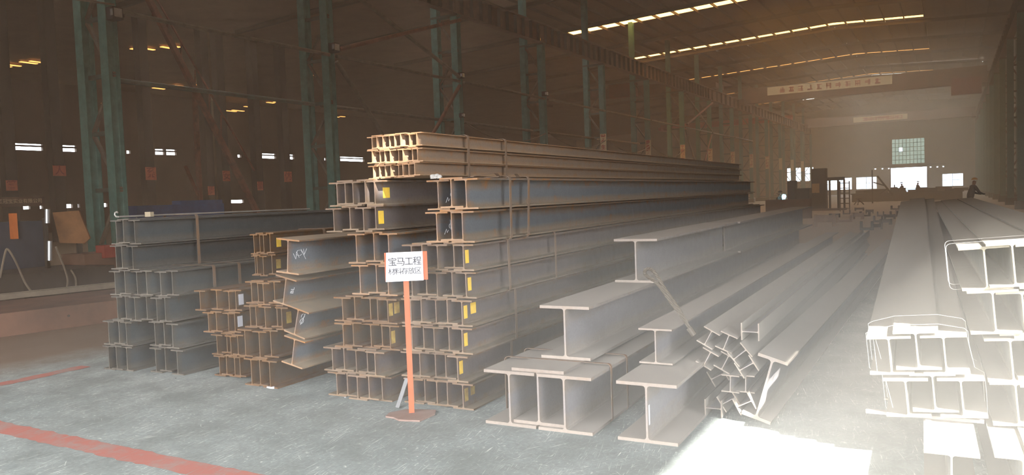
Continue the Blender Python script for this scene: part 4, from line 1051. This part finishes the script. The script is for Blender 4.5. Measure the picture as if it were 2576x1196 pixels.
L0, L1 = at_y(2140, 506, tb.y).x - tb.x, at_y(2425, 506, tb.y).x - tb.x
MB().box((L0, 0, .72), (L1, 1.6, .82)).build('table_top', dark_m, wt)
MB().box((L0 + .1, .02, .02), (L1 - .1, .1, .72)).build('front_panel', dark_m, wt)
for i in range(6):
    x = L0 + (L1 - L0) * (i + .5) / 6; MB().box((x - .15, .1, 0), (x + .15, 1.4, .72)).build('leg', dark_m, wt)
tag(wt, 'long dark work table in front of the far gate', 'table')
rr = random.Random(11)
for i in range(12):
    x = L0 + (L1 - L0) * (.04 + .08 * i); l = rr.uniform(.5, 1.3); h_ = rr.uniform(.12, .42)
    o = MB().ibar((0, 0, h_ / 2), (l, rr.uniform(-.3, .3), h_ / 2), h_, .2, .03, .04).build('steel_offcut', dark_m if i % 3 else strut_m, None, tb + Vector((x, .5 + rr.uniform(0, .5), .82)))
    tag(o, '%s steel offcut, %s along the far work table' % ('dark' if i % 3 else 'pale', ORD[i]), 'offcut', 'offcuts on the far work table')
# short fabricated pieces on the floor
pcs = [(2048, 571, 50, 30), (2103, 560, 38, 18), (2142, 552, 26, 16), (2162, 545, 24, 12), (2178, 538, 18, 10), (2163, 580, 30, 22), (2192, 578, 26, 14), (2196, 560, 22, 16), (2212, 566, 26, 14),
       (2206, 545, 16, 12), (2224, 552, 26, 12), (2238, 546, 18, 14), (2252, 541, 18, 14), (2266, 534, 18, 14), (2150, 531, 22, 8), (2120, 540, 18, 10), (2085, 548, 24, 10), (2240, 528, 20, 10)]
for i, (px, py, w_, h_) in enumerate(pcs):
    p = at_z(px, py, 0); dp = (p - EYEP).dot(FW); W_, H_ = w_ * dp / FPX, h_ * dp / FPX
    pale = i in (0, 1, 2, 12, 13)
    r = empty('fabricated_bracket', p, rr.uniform(-.15, .15))
    m_ = plain('pale_primer', rgb(160, 132, 110), .85) if pale and 'pale_primer' not in bpy.data.materials else (bpy.data.materials['pale_primer'] if pale else dark_m)
    MB().box((0, 0, 0), (W_ * .16, .3, H_)).build('end_plate', m_, r); MB().box((W_ * .84, 0, 0), (W_, .3, H_)).build('end_plate', m_, r)
    if i % 2 == 0: MB().box((W_ * .16, .1, H_ * .35), (W_ * .84, .2, H_ * .95)).build('web_plate', m_, r)
    else: MB().box((W_ * .16, .02, 0), (W_ * .84, .28, H_ * .28)).build('web_plate', m_, r)
    tag(r, '%s fabricated bracket, %s of the loose pieces from the gantry machine' % ('pale' if pale else 'dark', ORD[i]), 'steel piece', 'brackets on the far floor')
tp = at_z(2160, 516, 0); ts = empty('floor_stand', tp)
for a_ in range(3): MB().bar((0, 0, .5), (.42 * math.cos(a_ * 2.09 + .5), .42 * math.sin(a_ * 2.09 + .5), .02), .06).build('leg', dark_m, ts)
MB().box((-.2, -.2, .48), (.2, .2, .56)).build('top_plate', dark_m, ts)
tag(ts, 'low three-legged stand alone on the far floor', 'stand')
# lamps
for i, px in enumerate((2202, 2220, 2236, 2341, 2358, 2373)):
    p = at_y(px, 426 - .035 * (px - 2202) - .5, FAR_Y - .21)
    o = MB().box((-.11, -.06, -.08), (.11, .06, .08)).build('gate_lamp', LAMP, None, p); tag(o, 'small bright lamp in the row over the far gate, %s from left' % ORD[i], 'lamp', 'lamps over the far gate')
for i, (px, py, px2, py2) in enumerate(((2464, 149, 2483, 157), (2424, 350, 2430, 356))):
    p, q = at_x(px, py, 3.0), at_x(px2, py2, 3.0)
    v = (p + q) / 2; o = MB().rod((0, -.7, .0), (0, .7, 0), .05, 8).build('tube_lamp', LAMP, None, v); tag(o, ['white tube lamp high on the green columns', 'small white tube lamp lower down the green columns'][i], 'lamp')
